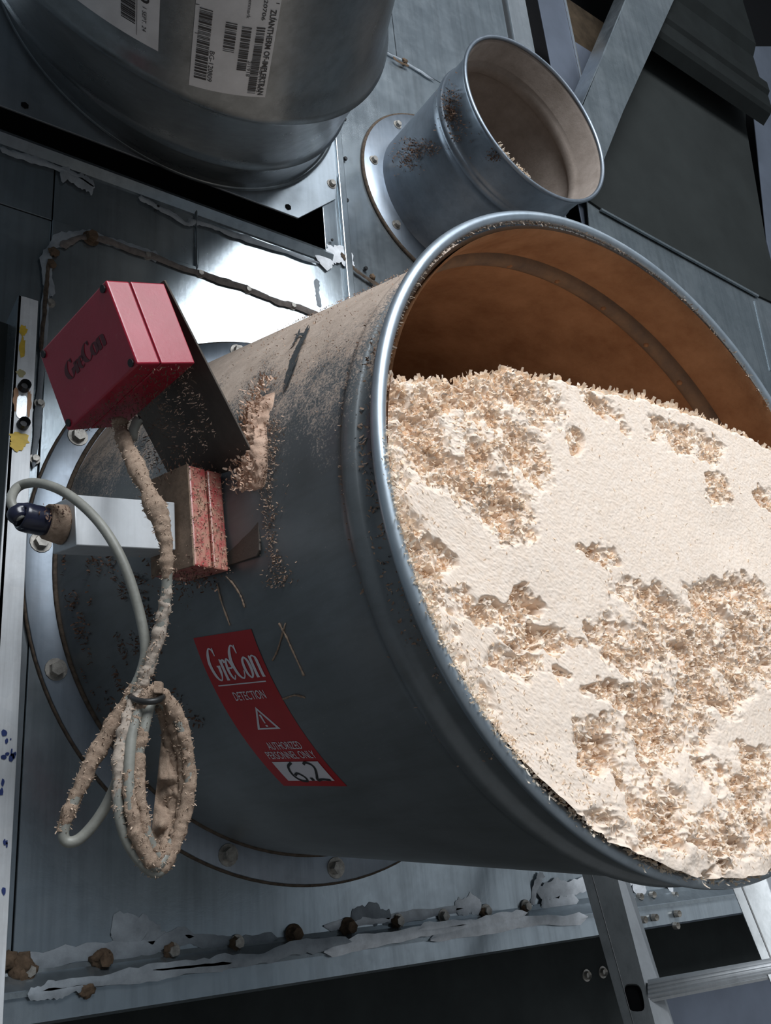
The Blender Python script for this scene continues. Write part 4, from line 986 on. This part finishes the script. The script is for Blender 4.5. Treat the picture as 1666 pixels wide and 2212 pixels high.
# left stile: broad dark web and a bright narrow flange
wl = lambda y: on_line(1259, 1893, 1348, 2212, y); wm = lambda y: on_line(1334, 1898, 1415, 2212, y); wr = lambda y: on_line(1360, 1902, 1456, 2212, y)
y0, y1 = 1700, 2330
web = [lp(wl(y0), y0), lp(wm(y0), y0), lp(wm(y1), y1), lp(wl(y1), y1)]
ho = [lp(1371 + (y - 2155) * .20 + 19 * cxx, y) for cxx, y in [(math.copysign(abs(math.cos(t)) ** .55, math.cos(t)), 2155 + 30 * math.copysign(abs(math.sin(t)) ** .6, math.sin(t))) for t in np.linspace(0, 2 * PI, 20, endpoint=False)]]
bm = bmesh.new(); th = LN * -.003
ov = [bm.verts.new(W(p)) for p in web]; hv_ = [bm.verts.new(W(p)) for p in ho]
oe = [bm.edges.new((ov[i], ov[(i + 1) % 4])) for i in range(4)]; he_ = [bm.edges.new((hv_[i], hv_[(i + 1) % 20])) for i in range(20)]
bmesh.ops.triangle_fill(bm, use_beauty=True, edges=oe + he_)
ex = bmesh.ops.extrude_face_region(bm, geom=list(bm.faces)); bmesh.ops.translate(bm, verts=[v for v in ex['geom'] if isinstance(v, bmesh.types.BMVert)], vec=dirw(th))
bmesh.ops.recalc_face_normals(bm, faces=bm.faces)
from_bm('stile', bm, ALU_D, lad)
prism('rung_socket', [p - LN * .0045 for p in ho], LN * -.02, VOID, lad)  # black block in place of the unlit inside of the rung tube
FD = nrm(rung_d * .8 - LN * -.25)
def stile_flange(name, fa, fb, o0, o1, mat):
    a0, a1 = lp(fa(y0), y0, o0), lp(fa(y1), y1, o0); b0, b1 = lp(fb(y0), y0, o1), lp(fb(y1), y1, o1)
    return prism(name, [a0, b0, b1, a1], LN * -.003, mat, lad, .0006)
stile_flange('stile_flange', wm, wr, .0, -.022, ALU)
plain('groove_dark', (.22, .22, .22), .5, .5)
stile_flange('stile_groove', lambda y: wl(y) + 20, lambda y: wl(y) + 22, .0008, .0008, MATS['groove_dark'])
w2l = lambda y: on_line(1580, 1911, 1645, 2072, y); w2m = lambda y: on_line(1647, 1875, 1740, 2130, y); w2r = lambda y: w2m(y) + 34
Qr = Qf
a = [lp(w2l(y), y) for y in (1760, 2330)]; b = [lp(w2m(y), y) for y in (1760, 2330)]
prism('stile', [a[0], b[0], b[1], a[1]], LN * -.003, ALU_D, lad, .0006)
stile_flange('stile_flange', w2m, w2r, .0, -.022, ALU)
stile_flange('stile_groove', lambda y: w2l(y) + 20, lambda y: w2l(y) + 24, .0008, .0008, MATS['groove_dark'])
# rung with ridged top
rg0 = [lp(1400, 2121, -.006), lp(1400, 2168, -.006)]; rg1 = [lp(1700, 2068, -.006), lp(1700, 2110, -.006)]
def rung(name, k0):
    dv0, dv1 = rg0[1] - rg0[0], rg1[1] - rg1[0]; pr = []; nn = 28
    for i in range(nn + 1):
        t = i / nn; ridge = -.0016 if (i % 5 in (3, 4) and 5 < i < 26) else 0
        o = .010 * (1 - (2 * t - .75) ** 2 * .5) + ridge
        pr.append((t, o))
    V = [W(rg0[0] + dv0 * t + LN * o) for t, o in pr] + [W(rg1[0] + dv1 * t + LN * o) for t, o in pr]
    m = len(pr); F = [(i, i + 1, m + i + 1, m + i) for i in range(m - 1)]
    V += [W(rg0[0] + dv0 * .5 - LN * .02), W(rg1[0] + dv1 * .5 - LN * .02)]
    F += [(0, m, 2 * m + 1, 2 * m), (m - 1, 2 * m, 2 * m + 1, 2 * m - 1)]
    return mesh(name, V, F, ALU, lad)
rung('rung', 0)
